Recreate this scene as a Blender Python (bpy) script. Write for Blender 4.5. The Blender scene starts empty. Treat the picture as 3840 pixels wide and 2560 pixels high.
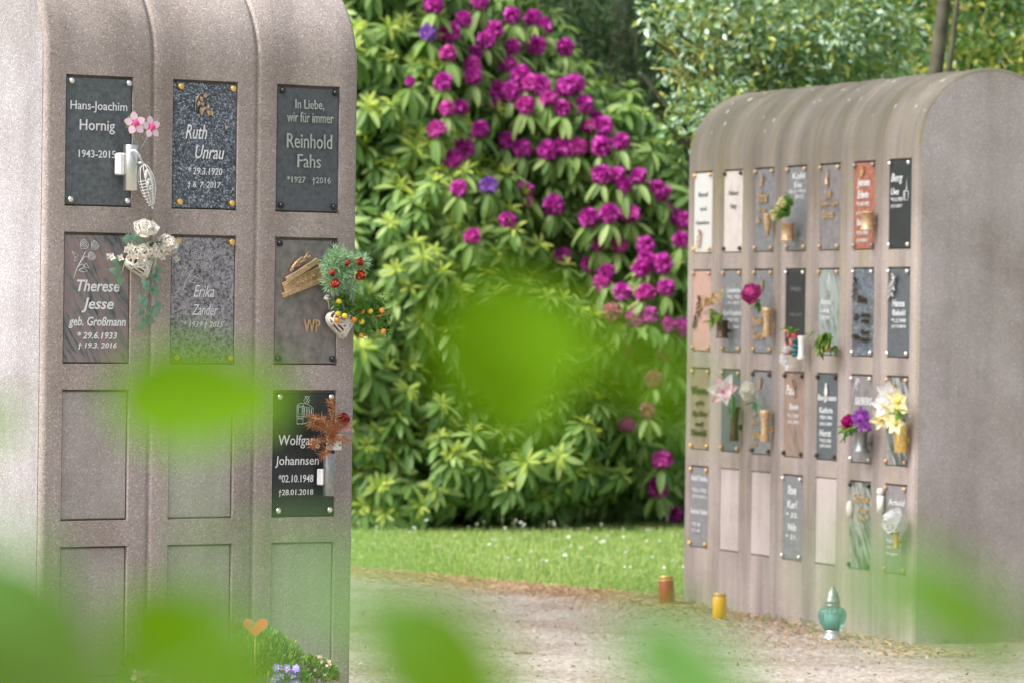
import bpy, math, random
import numpy as np
from mathutils import Vector, Matrix

rng = np.random.default_rng(11)
random.seed(11)
scene = bpy.context.scene
COL = scene.collection
PI = math.pi
R = math.radians

# ------------------------------------------------------------------ camera
EYE = 1.435                      # eye height above the ground
FPX = 17000.0                    # focal length in pixels of the 3840 px wide picture
PITCH, ROLL = 0.0058, 0.0134
fw = Vector((0, math.cos(PITCH), -math.sin(PITCH)))
up0 = Vector((0, math.sin(PITCH), math.cos(PITCH)))
rt0 = Vector((1, 0, 0))
RT = rt0 * math.cos(ROLL) + up0 * math.sin(ROLL)
UP = -rt0 * math.sin(ROLL) + up0 * math.cos(ROLL)
cam_d = bpy.data.cameras.new("camera")
cam = bpy.data.objects.new("camera", cam_d)
COL.objects.link(cam)
M = Matrix((RT, UP, -fw)).transposed().to_4x4()
M.translation = Vector((0, 0, EYE))
cam.matrix_world = M
cam_d.sensor_width = 36
cam_d.sensor_fit = 'HORIZONTAL'
cam_d.lens = FPX / 3840 * 36
cam_d.clip_start = 0.05
cam_d.clip_end = 2000
cam_d.dof.use_dof = True
cam_d.dof.focus_distance = 14.15
cam_d.dof.aperture_fstop = cam_d.lens / 1000 / 0.0235
cam_d.dof.aperture_blades = 0
scene.camera = cam

# ------------------------------------------------------------------ sky, sun, exposure
SUN_EL, SUN_AZ = 50.0, 238.0          # azimuth clockwise from +Y, light comes from the left and behind
world = bpy.data.worlds.new("World")
scene.world = world
world.use_nodes = True
nt = world.node_tree
bg = nt.nodes['Background']
sky = nt.nodes.new('ShaderNodeTexSky')
sky.sky_type = 'NISHITA'
sky.sun_disc = False
sky.sun_elevation = R(SUN_EL)
sky.sun_rotation = R(SUN_AZ)
sky.dust_density = 4.0
sky.air_density = 1.0
hs = nt.nodes.new('ShaderNodeHueSaturation')
hs.inputs['Saturation'].default_value = 0.5
nt.links.new(sky.outputs[0], hs.inputs['Color'])
nt.links.new(hs.outputs[0], bg.inputs[0])
bg.inputs[1].default_value = 0.15
sd = bpy.data.lights.new("sun", 'SUN')
sd.energy = 3.3
sd.angle = R(24)
sd.color = (1.0, 0.98, 0.96)
sun = bpy.data.objects.new("sun", sd)
COL.objects.link(sun)
sdir = Vector((math.sin(R(SUN_AZ)) * math.cos(R(SUN_EL)), math.cos(R(SUN_AZ)) * math.cos(R(SUN_EL)), math.sin(R(SUN_EL))))
sun.rotation_euler = sdir.to_track_quat('Z', 'Y').to_euler()
sun.location = sdir * 30
scene.view_settings.view_transform = 'Standard'
scene.view_settings.look = 'None'
scene.view_settings.gamma = 1
scene.view_settings.exposure = 0.78
scene.cycles.max_bounces = 8
scene.cycles.transparent_max_bounces = 8

def ray(px, py):
    return fw + RT * ((px - 1920) / FPX) - UP * ((py - 1280) / FPX)
def at(px, py, Y):
    d = ray(px, py)
    return Vector((0, 0, EYE)) + d * (Y / d.y)
def ground_at(px, py, z=0.0):
    d = ray(px, py)
    return Vector((0, 0, EYE)) + d * ((z - EYE) / d.z)

# ------------------------------------------------------------------ materials
def mat(name):
    m = bpy.data.materials.new(name)
    m.use_nodes = True
    m.node_tree.nodes.clear()
    return m, m.node_tree.nodes, m.node_tree.links
def N(ns, t, **kw):
    n = ns.new(t)
    for k, v in kw.items():
        if k in n.inputs.keys(): n.inputs[k].default_value = v
        else: setattr(n, k, v)
    return n
def ramp(ns, pts, interp='LINEAR'):
    n = ns.new('ShaderNodeValToRGB')
    cr = n.color_ramp
    cr.interpolation = interp
    while len(cr.elements) < len(pts): cr.elements.new(0.5)
    for e, (p, c) in zip(cr.elements, pts):
        e.position = p
        e.color = (*c, 1) if len(c) == 3 else c
    return n
def plain(name, col, rough=0.6, metal=0.0, noise=0.12, nscale=60, bump=0.0, spec=0.5, trans=0.0):
    m, ns, ln = mat(name)
    o = N(ns, 'ShaderNodeOutputMaterial')
    p = N(ns, 'ShaderNodeBsdfPrincipled', Roughness=rough, Metallic=metal)
    p.inputs['Specular IOR Level'].default_value = spec
    tc = N(ns, 'ShaderNodeTexCoord')
    nz = N(ns, 'ShaderNodeTexNoise', Scale=nscale, Detail=4.0)
    ln.new(tc.outputs['Object'], nz.inputs['Vector'])
    a = tuple(max(0, c * (1 - noise * 1.6)) for c in col)
    b = tuple(min(1, c * (1 + noise * 1.6)) for c in col)
    r = ramp(ns, [(0.3, a), (0.7, b)])
    ln.new(nz.outputs['Fac'], r.inputs[0])
    ln.new(r.outputs[0], p.inputs['Base Color'])
    if bump:
        bm = N(ns, 'ShaderNodeBump', Strength=0.6, Distance=bump)
        ln.new(nz.outputs['Fac'], bm.inputs['Height'])
        ln.new(bm.outputs[0], p.inputs['Normal'])
    if trans:
        t = N(ns, 'ShaderNodeBsdfTranslucent')
        ln.new(r.outputs[0], t.inputs[0])
        mx = N(ns, 'ShaderNodeMixShader')
        mx.inputs[0].default_value = trans
        ln.new(p.outputs[0], mx.inputs[1]); ln.new(t.outputs[0], mx.inputs[2])
        ln.new(mx.outputs[0], o.inputs[0])
    else:
        ln.new(p.outputs[0], o.inputs[0])
    return m
def leafmat(name, cols, rough=0.4, trans=0.3, spec=0.5, tint=None):
    """foliage: a colour per leaf, drawn from the list, thin and partly see-through"""
    m, ns, ln = mat(name)
    o = N(ns, 'ShaderNodeOutputMaterial')
    g = N(ns, 'ShaderNodeNewGeometry')
    n = len(cols)
    r = ramp(ns, [((i + 0.5) / n, c) for i, c in enumerate(cols)])
    ln.new(g.outputs['Random Per Island'], r.inputs[0])
    p = N(ns, 'ShaderNodeBsdfPrincipled', Roughness=rough)
    p.inputs['Specular IOR Level'].default_value = spec
    ln.new(r.outputs[0], p.inputs['Base Color'])
    t = N(ns, 'ShaderNodeBsdfTranslucent')
    mixc = N(ns, 'ShaderNodeMix', data_type='RGBA', blend_type='MULTIPLY')
    mixc.inputs[0].default_value = 1.0
    ln.new(r.outputs[0], mixc.inputs[6])
    mixc.inputs[7].default_value = (*(tint or (1.5, 1.5, 0.6)), 1)
    ln.new(mixc.outputs[2], t.inputs[0])
    mx = N(ns, 'ShaderNodeMixShader')
    mx.inputs[0].default_value = trans
    ln.new(p.outputs[0], mx.inputs[1]); ln.new(t.outputs[0], mx.inputs[2])
    ln.new(mx.outputs[0], o.inputs[0])
    return m

def concrete(name, base, lichen=0.0, streak=0.3, grain=260, gmix=0.9):
    m, ns, ln = mat(name)
    o = N(ns, 'ShaderNodeOutputMaterial')
    p = N(ns, 'ShaderNodeBsdfPrincipled', Roughness=0.85)
    p.inputs['Specular IOR Level'].default_value = 0.35
    tc = N(ns, 'ShaderNodeTexCoord')
    P = tc.outputs['Object']
    # coarse tone
    n1 = N(ns, 'ShaderNodeTexNoise', Scale=2.2, Detail=5.0, Roughness=0.6)
    ln.new(P, n1.inputs['Vector'])
    b = base
    r1 = ramp(ns, [(0.3, (b[0]*.78, b[1]*.76, b[2]*.73)), (0.5, b), (0.72, (b[0]*1.16, b[1]*1.16, b[2]*1.2))])
    ln.new(n1.outputs['Fac'], r1.inputs[0])
    # rain streaks running down
    mp = N(ns, 'ShaderNodeMapping'); mp.inputs['Scale'].default_value = (4.5, 4.5, 0.35)
    ln.new(P, mp.inputs[0])
    n2 = N(ns, 'ShaderNodeTexNoise', Scale=1.6, Detail=3.0, Roughness=0.5)
    ln.new(mp.outputs[0], n2.inputs['Vector'])
    r2 = ramp(ns, [(0.36, (.50, .49, .48)), (0.50, (.86, .85, .83)), (0.64, (1.06, 1.05, 1.04))])
    ln.new(n2.outputs['Fac'], r2.inputs[0])
    mx1 = N(ns, 'ShaderNodeMix', data_type='RGBA', blend_type='MULTIPLY'); mx1.inputs[0].default_value = streak
    ln.new(r1.outputs[0], mx1.inputs[6]); ln.new(r2.outputs[0], mx1.inputs[7])
    # grains
    v = N(ns, 'ShaderNodeTexVoronoi', Scale=grain); ln.new(P, v.inputs['Vector'])
    sp = N(ns, 'ShaderNodeSeparateColor'); ln.new(v.outputs['Color'], sp.inputs[0])
    r3 = ramp(ns, [(0.0, (.50, .48, .48)), (0.12, (.84, .83, .82)), (0.55, (1, 1, 1)), (0.86, (1.08, 1.08, 1.06)), (0.97, (1.7, 1.72, 1.74))])
    ln.new(sp.outputs[0], r3.inputs[0])
    mx2 = N(ns, 'ShaderNodeMix', data_type='RGBA', blend_type='MULTIPLY'); mx2.inputs[0].default_value = gmix
    ln.new(mx1.outputs[2], mx2.inputs[6]); ln.new(r3.outputs[0], mx2.inputs[7])
    out = mx2.outputs[2]
    # dark pits
    v2 = N(ns, 'ShaderNodeTexVoronoi', Scale=38.0); ln.new(P, v2.inputs['Vector'])
    r4 = ramp(ns, [(0.05, (.45, .42, .40)), (0.10, (1, 1, 1))]); ln.new(v2.outputs['Distance'], r4.inputs[0])
    mx3 = N(ns, 'ShaderNodeMix', data_type='RGBA', blend_type='MULTIPLY'); mx3.inputs[0].default_value = 0.7
    ln.new(out, mx3.inputs[6]); ln.new(r4.outputs[0], mx3.inputs[7])
    out = mx3.outputs[2]
    if lichen:
        # yellow-green film and white lichen spots on the weathered crown
        n5 = N(ns, 'ShaderNodeTexNoise', Scale=1.0, Detail=6.0, Roughness=0.7)
        mp5 = N(ns, 'ShaderNodeMapping'); mp5.inputs['Scale'].default_value = (7, 3, 1.3)
        ln.new(P, mp5.inputs[0]); ln.new(mp5.outputs[0], n5.inputs['Vector'])
        r5 = ramp(ns, [(0.50, (0, 0, 0)), (0.72, (1, 1, 1))]); ln.new(n5.outputs['Fac'], r5.inputs[0])
        sx = N(ns, 'ShaderNodeSeparateXYZ'); ln.new(P, sx.inputs[0])
        mr = N(ns, 'ShaderNodeMapRange'); mr.inputs[1].default_value = 0.2; mr.inputs[2].default_value = 2.3
        mr.inputs[3].default_value = 0.12; mr.inputs[4].default_value = 0.6
        ln.new(sx.outputs[2], mr.inputs[0])
        mm = N(ns, 'ShaderNodeMath', operation='MULTIPLY'); ln.new(r5.outputs[0], mm.inputs[0]); ln.new(mr.outputs[0], mm.inputs[1])
        m5 = N(ns, 'ShaderNodeMath', operation='MULTIPLY'); ln.new(mm.outputs[0], m5.inputs[0]); m5.inputs[1].default_value = lichen
        mx5 = N(ns, 'ShaderNodeMix', data_type='RGBA'); ln.new(m5.outputs[0], mx5.inputs[0])
        ln.new(out, mx5.inputs[6]); mx5.inputs[7].default_value = (.36, .31, .11, 1)
        out = mx5.outputs[2]
        gz = N(ns, 'ShaderNodeMapRange'); gz.inputs[1].default_value = 1.8; gz.inputs[2].default_value = 2.40; gz.inputs[3].default_value = 0.0; gz.inputs[4].default_value = 0.95
        ln.new(sx.outputs[2], gz.inputs[0])
        n7 = N(ns, 'ShaderNodeTexNoise', Scale=1.3, Detail=4.0); mp7 = N(ns, 'ShaderNodeMapping'); mp7.inputs['Scale'].default_value = (5, 2, .8)
        ln.new(P, mp7.inputs[0]); ln.new(mp7.outputs[0], n7.inputs['Vector'])
        r7 = ramp(ns, [(.34, (.62, .62, .62)), (.62, (1, 1, 1))]); ln.new(n7.outputs['Fac'], r7.inputs[0])
        m7 = N(ns, 'ShaderNodeMath', operation='MULTIPLY'); ln.new(gz.outputs[0], m7.inputs[0]); ln.new(r7.outputs[0], m7.inputs[1])
        mx7 = N(ns, 'ShaderNodeMix', data_type='RGBA'); ln.new(m7.outputs[0], mx7.inputs[0])
        ln.new(out, mx7.inputs[6]); mx7.inputs[7].default_value = (.115, .106, .074, 1)
        out = mx7.outputs[2]
        v6 = N(ns, 'ShaderNodeTexVoronoi', Scale=17.0); ln.new(P, v6.inputs['Vector'])
        s6 = N(ns, 'ShaderNodeSeparateColor'); ln.new(v6.outputs['Color'], s6.inputs[0])
        th = N(ns, 'ShaderNodeMath', operation='MULTIPLY'); ln.new(s6.outputs[0], th.inputs[0]); th.inputs[1].default_value = 0.26
        lt = N(ns, 'ShaderNodeMath', operation='LESS_THAN'); ln.new(v6.outputs['Distance'], lt.inputs[0]); ln.new(th.outputs[0], lt.inputs[1])
        gt = N(ns, 'ShaderNodeMath', operation='GREATER_THAN'); ln.new(s6.outputs[1], gt.inputs[0]); gt.inputs[1].default_value = 0.55
        hz = N(ns, 'ShaderNodeMapRange'); hz.inputs[1].default_value = 2.25; hz.inputs[2].default_value = 2.4
        ln.new(sx.outputs[2], hz.inputs[0])
        a1 = N(ns, 'ShaderNodeMath', operation='MULTIPLY'); ln.new(lt.outputs[0], a1.inputs[0]); ln.new(gt.outputs[0], a1.inputs[1])
        a2 = N(ns, 'ShaderNodeMath', operation='MULTIPLY'); ln.new(a1.outputs[0], a2.inputs[0]); ln.new(hz.outputs[0], a2.inputs[1])
        a3 = N(ns, 'ShaderNodeMath', operation='MULTIPLY'); ln.new(a2.outputs[0], a3.inputs[0]); a3.inputs[1].default_value = 0.75
        mx6 = N(ns, 'ShaderNodeMix', data_type='RGBA'); ln.new(a3.outputs[0], mx6.inputs[0])
        ln.new(out, mx6.inputs[6]); mx6.inputs[7].default_value = (.46, .46, .41, 1)
        out = mx6.outputs[2]
    ln.new(out, p.inputs['Base Color'])
    nb = N(ns, 'ShaderNodeTexNoise', Scale=grain * 0.8, Detail=3.0); ln.new(P, nb.inputs['Vector'])
    ad = N(ns, 'ShaderNodeMath', operation='ADD'); ln.new(nb.outputs['Fac'], ad.inputs[0]); ln.new(r4.outputs[0], ad.inputs[1])
    bm = N(ns, 'ShaderNodeBump', Strength=0.7, Distance=0.0022)
    ln.new(ad.outputs[0], bm.inputs['Height']); ln.new(bm.outputs[0], p.inputs['Normal'])
    ln.new(p.outputs[0], o.inputs[0])
    return m

def stone(name, base, fleck, kind='fine', rough=0.35, scale=90, amount=0.5, dark=None):
    """polished or honed memorial stone"""
    m, ns, ln = mat(name)
    o = N(ns, 'ShaderNodeOutputMaterial')
    p = N(ns, 'ShaderNodeBsdfPrincipled', Roughness=rough)
    tc = N(ns, 'ShaderNodeTexCoord'); P = tc.outputs['Object']
    dark = dark or tuple(c * .5 for c in base)
    if kind == 'flake':
        v = N(ns, 'ShaderNodeTexVoronoi', Scale=scale); ln.new(P, v.inputs['Vector'])
        s = N(ns, 'ShaderNodeSeparateColor'); ln.new(v.outputs['Color'], s.inputs[0])
        r = ramp(ns, [(0.0, dark), (0.35, base), (0.7, tuple(c * 1.25 for c in base)), (0.94, fleck)])
        ln.new(s.outputs[0], r.inputs[0])
        n = N(ns, 'ShaderNodeTexNoise', Scale=scale * .35, Detail=4.0); ln.new(P, n.inputs['Vector'])
        r2 = ramp(ns, [(0.35, (.6, .6, .6)), (0.65, (1.25, 1.25, 1.25))]); ln.new(n.outputs['Fac'], r2.inputs[0])
        mx = N(ns, 'ShaderNodeMix', data_type='RGBA', blend_type='MULTIPLY'); mx.inputs[0].default_value = .8
        ln.new(r.outputs[0], mx.inputs[6]); ln.new(r2.outputs[0], mx.inputs[7])
        c = mx.outputs[2]
    elif kind == 'wave':
        mr_ = N(ns, 'ShaderNodeMapping'); mr_.inputs['Rotation'].default_value = (0, R(32), 0); ln.new(P, mr_.inputs[0])
        mp = N(ns, 'ShaderNodeMapping'); mp.inputs['Scale'].default_value = (3.6, 3.6, .9)
        ln.new(mr_.outputs[0], mp.inputs[0])
        n = N(ns, 'ShaderNodeTexNoise', Scale=scale, Detail=7.0, Roughness=0.62, Distortion=1.3); ln.new(mp.outputs[0], n.inputs['Vector'])
        r = ramp(ns, [(0.30, dark), (0.44, base), (0.56, fleck), (0.72, tuple(c * 1.15 for c in base))])
        ln.new(n.outputs['Fac'], r.inputs[0]); c = r.outputs[0]
    else:
        n = N(ns, 'ShaderNodeTexNoise', Scale=scale, Detail=6.0, Roughness=0.7); ln.new(P, n.inputs['Vector'])
        r = ramp(ns, [(0.32, dark), (0.5, base), (0.70, fleck)])
        ln.new(n.outputs['Fac'], r.inputs[0]); c = r.outputs[0]
    ln.new(c, p.inputs['Base Color'])
    ln.new(p.outputs[0], o.inputs[0])
    return m

CON = (.375, .32, .295)
M_ = dict(
    con_l=concrete("pink_grey_cast_stone", CON, 0.0, 0.42, 280, .7),
    con_r=concrete("weathered_cast_stone", (.345, .292, .272), 1.5, 0.65, 240, .4),
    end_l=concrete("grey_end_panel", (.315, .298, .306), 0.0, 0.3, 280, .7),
    end_r=concrete("weathered_end_panel", (.345, .308, .300), 0.0, 0.28, 240, .45),
    cov_l=concrete("cover_cast_stone", (.385, .345, .325), 0.0, 0.2, 280, .5),
    cov_r=concrete("pale_cover_stone", (.46, .40, .38), 0.0, 0.3, 260, .2),
    slate=stone("slate", (.095, .108, .118), (.14, .155, .165), 'fine', .5, 75, dark=(.055, .064, .072)),
    pearl=stone("blue_granite", (.085, .098, .125), (.34, .38, .44), 'flake', .3, 230, dark=(.018, .022, .032)),
    anth=stone("dark_slate", (.085, .095, .105), (.10, .11, .12), 'fine', .55, 70, dark=(.05, .057, .066)),
    para=stone("banded_gneiss", (.17, .175, .18), (.30, .21, .205), 'wave', .3, 9, dark=(.045, .05, .06)),
    lgran=stone("light_granite", (.24, .23, .25), (.34, .32, .35), 'flake', .35, 170, dark=(.07, .06, .07)),
    ggran=stone("mottled_green_granite", (.20, .18, .17), (.28, .24, .235), 'fine', .3, 26, dark=(.11, .105, .10)),
    black=stone("black_stone", (.016, .019, .021), (.024, .027, .03), 'fine', .5, 60, dark=(.012, .014, .016)),
    white=stone("white_granite", (.60, .59, .575), (.66, .65, .64), 'fine', .4, 120, dark=(.50, .50, .50)),
    blush=stone("blush_marble", (.60, .53, .50), (.68, .60, .57), 'fine', .4, 14, dark=(.50, .45, .42)),
    grey=stone("grey_granite", (.19, .19, .205), (.26, .26, .28), 'fine', .4, 60, dark=(.12, .12, .13)),
    mauve=stone("mauve_granite", (.21, .185, .195), (.28, .25, .26), 'fine', .4, 30, dark=(.14, .12, .13)),
    red=stone("red_granite", (.33, .115, .075), (.40, .15, .10), 'flake', .4, 170, dark=(.22, .08, .055)),
    pink=stone("pink_granite", (.48, .29, .245), (.53, .33, .285), 'fine', .4, 90, dark=(.40, .24, .20)),
    brown=stone("brown_gneiss", (.24, .17, .135), (.32, .22, .18), 'wave', .4, 6, dark=(.13, .10, .085)),
    teal=stone("streaked_green_stone", (.20, .23, .225), (.34, .38, .36), 'wave', .35, 8, dark=(.06, .085, .08)),
    dblue=stone("blue_grey_slate", (.085, .10, .115), (.12, .135, .15), 'fine', .4, 50, dark=(.06, .07, .08)),
    dgreen=stone("veined_dark_stone", (.06, .07, .068), (.34, .34, .33), 'wave', .35, 4.5, dark=(.04, .048, .045)),
    letter=plain("white_letter_paint", (.72, .73, .74), .6, noise=.05),
    dletter=plain("dark_letter_paint", (.16, .15, .15), .6),
    alu=plain("aluminium_letters", (.52, .52, .51), .35, .6, noise=.1),
    bronze=plain("bronze", (.55, .37, .21), .42, .4, noise=.2, nscale=90),
    dbronze=plain("dark_bronze", (.085, .055, .035), .45, .6, noise=.3, nscale=90),
    brass=plain("brass", (.70, .46, .15), .32, .6, noise=.15),
    steel=plain("brushed_steel", (.62, .62, .60), .3, .95, noise=.05, nscale=200),
    tin=plain("grey_tin", (.30, .31, .31), .42, .8, noise=.15),
    chrome=plain("polished_bolt", (.78, .76, .70), .25, .9, noise=.05),
    blackm=plain("black_bolt", (.012, .013, .016), .35, noise=.1),
    white_p=plain("white_plastic", (.78, .77, .74), .45, noise=.04),
    wire=plain("white_painted_wire", (.70, .69, .67), .5, noise=.06),
    plaster=plain("cream_plaster", (.62, .59, .52), .8, noise=.15, nscale=120, bump=.001),
    rosewhite=plain("cream_petal", (.90, .87, .80), .6, noise=.04, nscale=40, trans=.4),
    whitepetal=plain("white_petal", (.93, .92, .93), .6, noise=.02, trans=.45),
    pinkpetal=plain("pale_pink_petal", (.82, .52, .60), .6, noise=.12, nscale=30, trans=.25),
    hotpink=plain("hot_pink_petal", (.88, .10, .38), .5, noise=.35, nscale=25, trans=.25),
    pinkwood=plain("pink_painted_wood", (.78, .56, .64), .6, noise=.08, nscale=30),
    berrypink=plain("pink_bead", (.72, .05, .22), .4, noise=.15),
    yellow=plain("yellow_petal", (.82, .62, .12), .6, noise=.12, trans=.2),
    cream=plain("cream_yellow_petal", (.86, .79, .48), .6, noise=.1, trans=.25),
    purple=plain("purple_petal", (.24, .04, .33), .6, noise=.3, nscale=40, trans=.2),
    magenta=plain("magenta_petal", (.55, .01, .25), .6, noise=.25, trans=.2),
    lilac=plain("lilac_petal", (.34, .25, .68), .6, noise=.15, trans=.2),
    redp=plain("red_petal", (.50, .06, .035), .55, noise=.3, nscale=50, trans=.15),
    darkred=plain("dark_red_petal", (.28, .015, .02), .6, noise=.3, trans=.15),
    orange=plain("orange_berry", (.85, .30, .03), .35, noise=.25),
    yellowb=plain("yellow_berry", (.85, .55, .03), .35, noise=.2),
    heart=plain("orange_red_lacquer", (.66, .13, .055), .5, noise=.04),
    tan=plain("dry_tan_petal", (.50, .33, .14), .8, noise=.35, nscale=60, trans=.2),
    rust=leafmat("dry_rusty_needles", [(.34, .12, .045), (.46, .18, .07), (.50, .26, .12)], .7, .15, tint=(1.2, 1, .8)),
    straw=plain("straw", (.52, .36, .16), .8, noise=.25),
    stem=plain("green_stem", (.14, .24, .09), .6, noise=.15),
    gwire=plain("grey_green_wire", (.22, .32, .26), .5, noise=.1),
    twig=plain("grey_twig", (.17, .13, .085), .8, noise=.25),
    ytwig=plain("yellow_green_twig", (.42, .38, .10), .6, noise=.25, nscale=8),
    bark=plain("smooth_grey_bark", (.075, .068, .042), .85, noise=.3, nscale=12, bump=.006),
    soil=plain("dark_soil", (.045, .035, .025), .95, noise=.4, nscale=30, bump=.01),
    ivy=leafmat("variegated_ivy_leaf", [(.17, .31, .23), (.30, .46, .37), (.12, .25, .17), (.52, .66, .56)], .5, .2),
    gleaf=leafmat("green_leaf", [(.07, .20, .03), (.12, .30, .05), (.20, .36, .07)], .4, .3),
    dleaf=leafmat("deep_green_leaf", [(.03, .13, .06), (.06, .20, .10), (.10, .26, .14)], .5, .2),
    fir=leafmat("soft_fir_needle", [(.15, .30, .15), (.30, .48, .28), (.44, .62, .44)], .6, .2),
    box=leafmat("small_bright_leaf", [(.06, .15, .025), (.13, .27, .04), (.30, .40, .06)], .5, .3),
    teal_leaf=leafmat("blue_green_leaf", [(.02, .12, .12), (.04, .20, .19), (.10, .30, .28)], .4, .15, tint=(1, 1, 1)),
    glass_t=None,
)
# coloured, candle-filled glass and plastic
def glassy(name, col, rough=.12, tr=.6):
    m, ns, ln = mat(name)
    o = N(ns, 'ShaderNodeOutputMaterial')
    p = N(ns, 'ShaderNodeBsdfPrincipled', Roughness=rough)
    p.inputs['Base Color'].default_value = (*col, 1)
    p.inputs['Transmission Weight'].default_value = tr
    ln.new(p.outputs[0], o.inputs[0])
    return m
M_['glass_t'] = glassy("turquoise_pressed_glass", (.20, .48, .47), .08, .8)
M_['red_g'] = glassy("red_brown_candle_plastic", (.30, .018, .010), .2, .0)
M_['yel_g'] = glassy("amber_candle_plastic", (.85, .48, .02), .2, .3)

# ------------------------------------------------------------------ mesh builder
class MB:
    def __init__(s):
        s.v = []; s.f = []; s.m = []; s.sm = []
    def add(s, vs, fs, m=0, smooth=True):
        b = len(s.v)
        s.v.extend([tuple(v) for v in vs])
        for f in fs:
            s.f.append(tuple(b + i for i in f)); s.m.append(m); s.sm.append(smooth)
        return s
    def box(s, c, d, m=0, M=None, bev=0.0):
        x, y, z = [k / 2 for k in d]
        if bev > 0:
            b = min(bev, x * .9, y * .9, z * .9)
            vs = []
            for sx in (-1, 1):
                for sy in (-1, 1):
                    for sz in (-1, 1):
                        vs += [(sx * x, sy * (y - b), sz * (z - b)), (sx * (x - b), sy * y, sz * (z - b)), (sx * (x - b), sy * (y - b), sz * z)]
            import bmesh
            bm = bmesh.new()
            for v in vs: bm.verts.new(v)
            bmesh.ops.convex_hull(bm, input=bm.verts[:])
            bmesh.ops.dissolve_limit(bm, angle_limit=0.01, verts=bm.verts[:], edges=bm.edges[:])
            bm.verts.index_update()
            vs = [v.co.copy() for v in bm.verts]; fs = [[v.index for v in f.verts] for f in bm.faces]
            bm.free()
        else:
            vs = [(i * x, j * y, k * z) for i in (-1, 1) for j in (-1, 1) for k in (-1, 1)]
            fs = [(0, 1, 3, 2), (4, 6, 7, 5), (0, 4, 5, 1), (2, 3, 7, 6), (0, 2, 6, 4), (1, 5, 7, 3)]
        vs = [Vector(v) for v in vs]
        if M is not None: vs = [M @ v for v in vs]
        vs = [v + Vector(c) for v in vs]
        return s.add(vs, fs, m, False)
    def tube(s, pts, rad, n=6, m=0, cap=True):
        pts = [Vector(p) for p in pts]
        if not hasattr(rad, '__len__'): rad = [rad] * len(pts)
        prev = None; rings = []
        for i, p in enumerate(pts):
            t = (pts[min(i + 1, len(pts) - 1)] - pts[max(i - 1, 0)])
            t = t.normalized() if t.length > 1e-9 else Vector((0, 0, 1))
            if prev is None:
                a = t.orthogonal().normalized()
            else:
                a = (prev - t * prev.dot(t))
                a = a.normalized() if a.length > 1e-6 else t.orthogonal().normalized()
            prev = a
            b = t.cross(a)
            rings.append([p + (a * math.cos(2 * PI * k / n) + b * math.sin(2 * PI * k / n)) * rad[i] for k in range(n)])
        vs = [v for r in rings for v in r]
        fs = [(i * n + k, i * n + (k + 1) % n, (i + 1) * n + (k + 1) % n, (i + 1) * n + k) for i in range(len(pts) - 1) for k in range(n)]
        if cap:
            fs.append(tuple(range(n - 1, -1, -1))); fs.append(tuple((len(pts) - 1) * n + k for k in range(n)))
        return s.add(vs, fs, m)
    def lathe(s, prof, n=20, M=None, m=0, flute=0, famp=0.0):
        """prof: list of (r, z)"""
        vs = []
        for r, z in prof:
            for k in range(n):
                a = 2 * PI * k / n
                rr = r * (1 + famp * math.cos(flute * a)) if flute else r
                vs.append(Vector((rr * math.cos(a), rr * math.sin(a), z)))
        fs = [(i * n + k, i * n + (k + 1) % n, (i + 1) * n + (k + 1) % n, (i + 1) * n + k) for i in range(len(prof) - 1) for k in range(n)]
        if prof[0][0] > 1e-6: fs.append(tuple(range(n - 1, -1, -1)))
        if prof[-1][0] > 1e-6: fs.append(tuple((len(prof) - 1) * n + k for k in range(n)))
        if M is not None: vs = [M @ v for v in vs]
        return s.add(vs, fs, m)
    def ball(s, c, r, n=8, m=0, sc=(1, 1, 1), M=None):
        prof = [(r * math.sin(PI * i / n), -r * math.cos(PI * i / n)) for i in range(n + 1)]
        prof[0] = (1e-7, -r); prof[-1] = (1e-7, r)
        T = Matrix.Translation(Vector(c)) @ (M if M is not None else Matrix()) @ Matrix.Diagonal((*sc, 1))
        return s.lathe(prof, max(6, n), T, m)
    def petal(s, M, L, W, cup=.25, bend=.3, m=0, nu=4, nv=2, tip=.5, thick=0):
        """leaf or petal along local +x from the origin, normal +z"""
        vs = []; fs = []
        for i in range(nu + 1):
            t = i / nu
            w = W / 2 * (math.sin(PI * min(1, t ** tip * .96 + .02)) ** .75)
            for j in range(-nv, nv + 1):
                q = j / nv
                vs.append(M @ Vector((L * t, w * q, cup * W * (q * q) * (1 if t > 0 else 0) - bend * L * t * t)))
        k = 2 * nv + 1
        for i in range(nu):
            for j in range(k - 1):
                fs.append((i * k + j, i * k + j + 1, (i + 1) * k + j + 1, (i + 1) * k + j))
        return s.add(vs, fs, m)
    def build(s, name, mats, parent=None):
        me = bpy.data.meshes.new(name)
        me.from_pydata(s.v, [], s.f)
        if not isinstance(mats, (list, tuple)): mats = [mats]
        for q in mats: me.materials.append(q)
        me.polygons.foreach_set('material_index', s.m)
        me.polygons.foreach_set('use_smooth', s.sm)
        me.update()
        o = bpy.data.objects.new(name, me)
        COL.objects.link(o)
        if parent is not None: o.parent = parent
        return o

def rot(axis, a): return Matrix.Rotation(a, 4, axis)
def T(x, y=None, z=None):
    return Matrix.Translation(Vector((x, y, z)) if y is not None else Vector(x))
def aim(d, spin=0.0):
    """matrix whose +z is d"""
    return Vector(d).to_track_quat('Z', 'Y').to_matrix().to_4x4() @ rot('Z', spin)
def rdir(rnd=random):
    while True:
        v = Vector((rnd.uniform(-1, 1), rnd.uniform(-1, 1), rnd.uniform(-1, 1)))
        if .1 < v.length < 1: return v.normalized()

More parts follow.
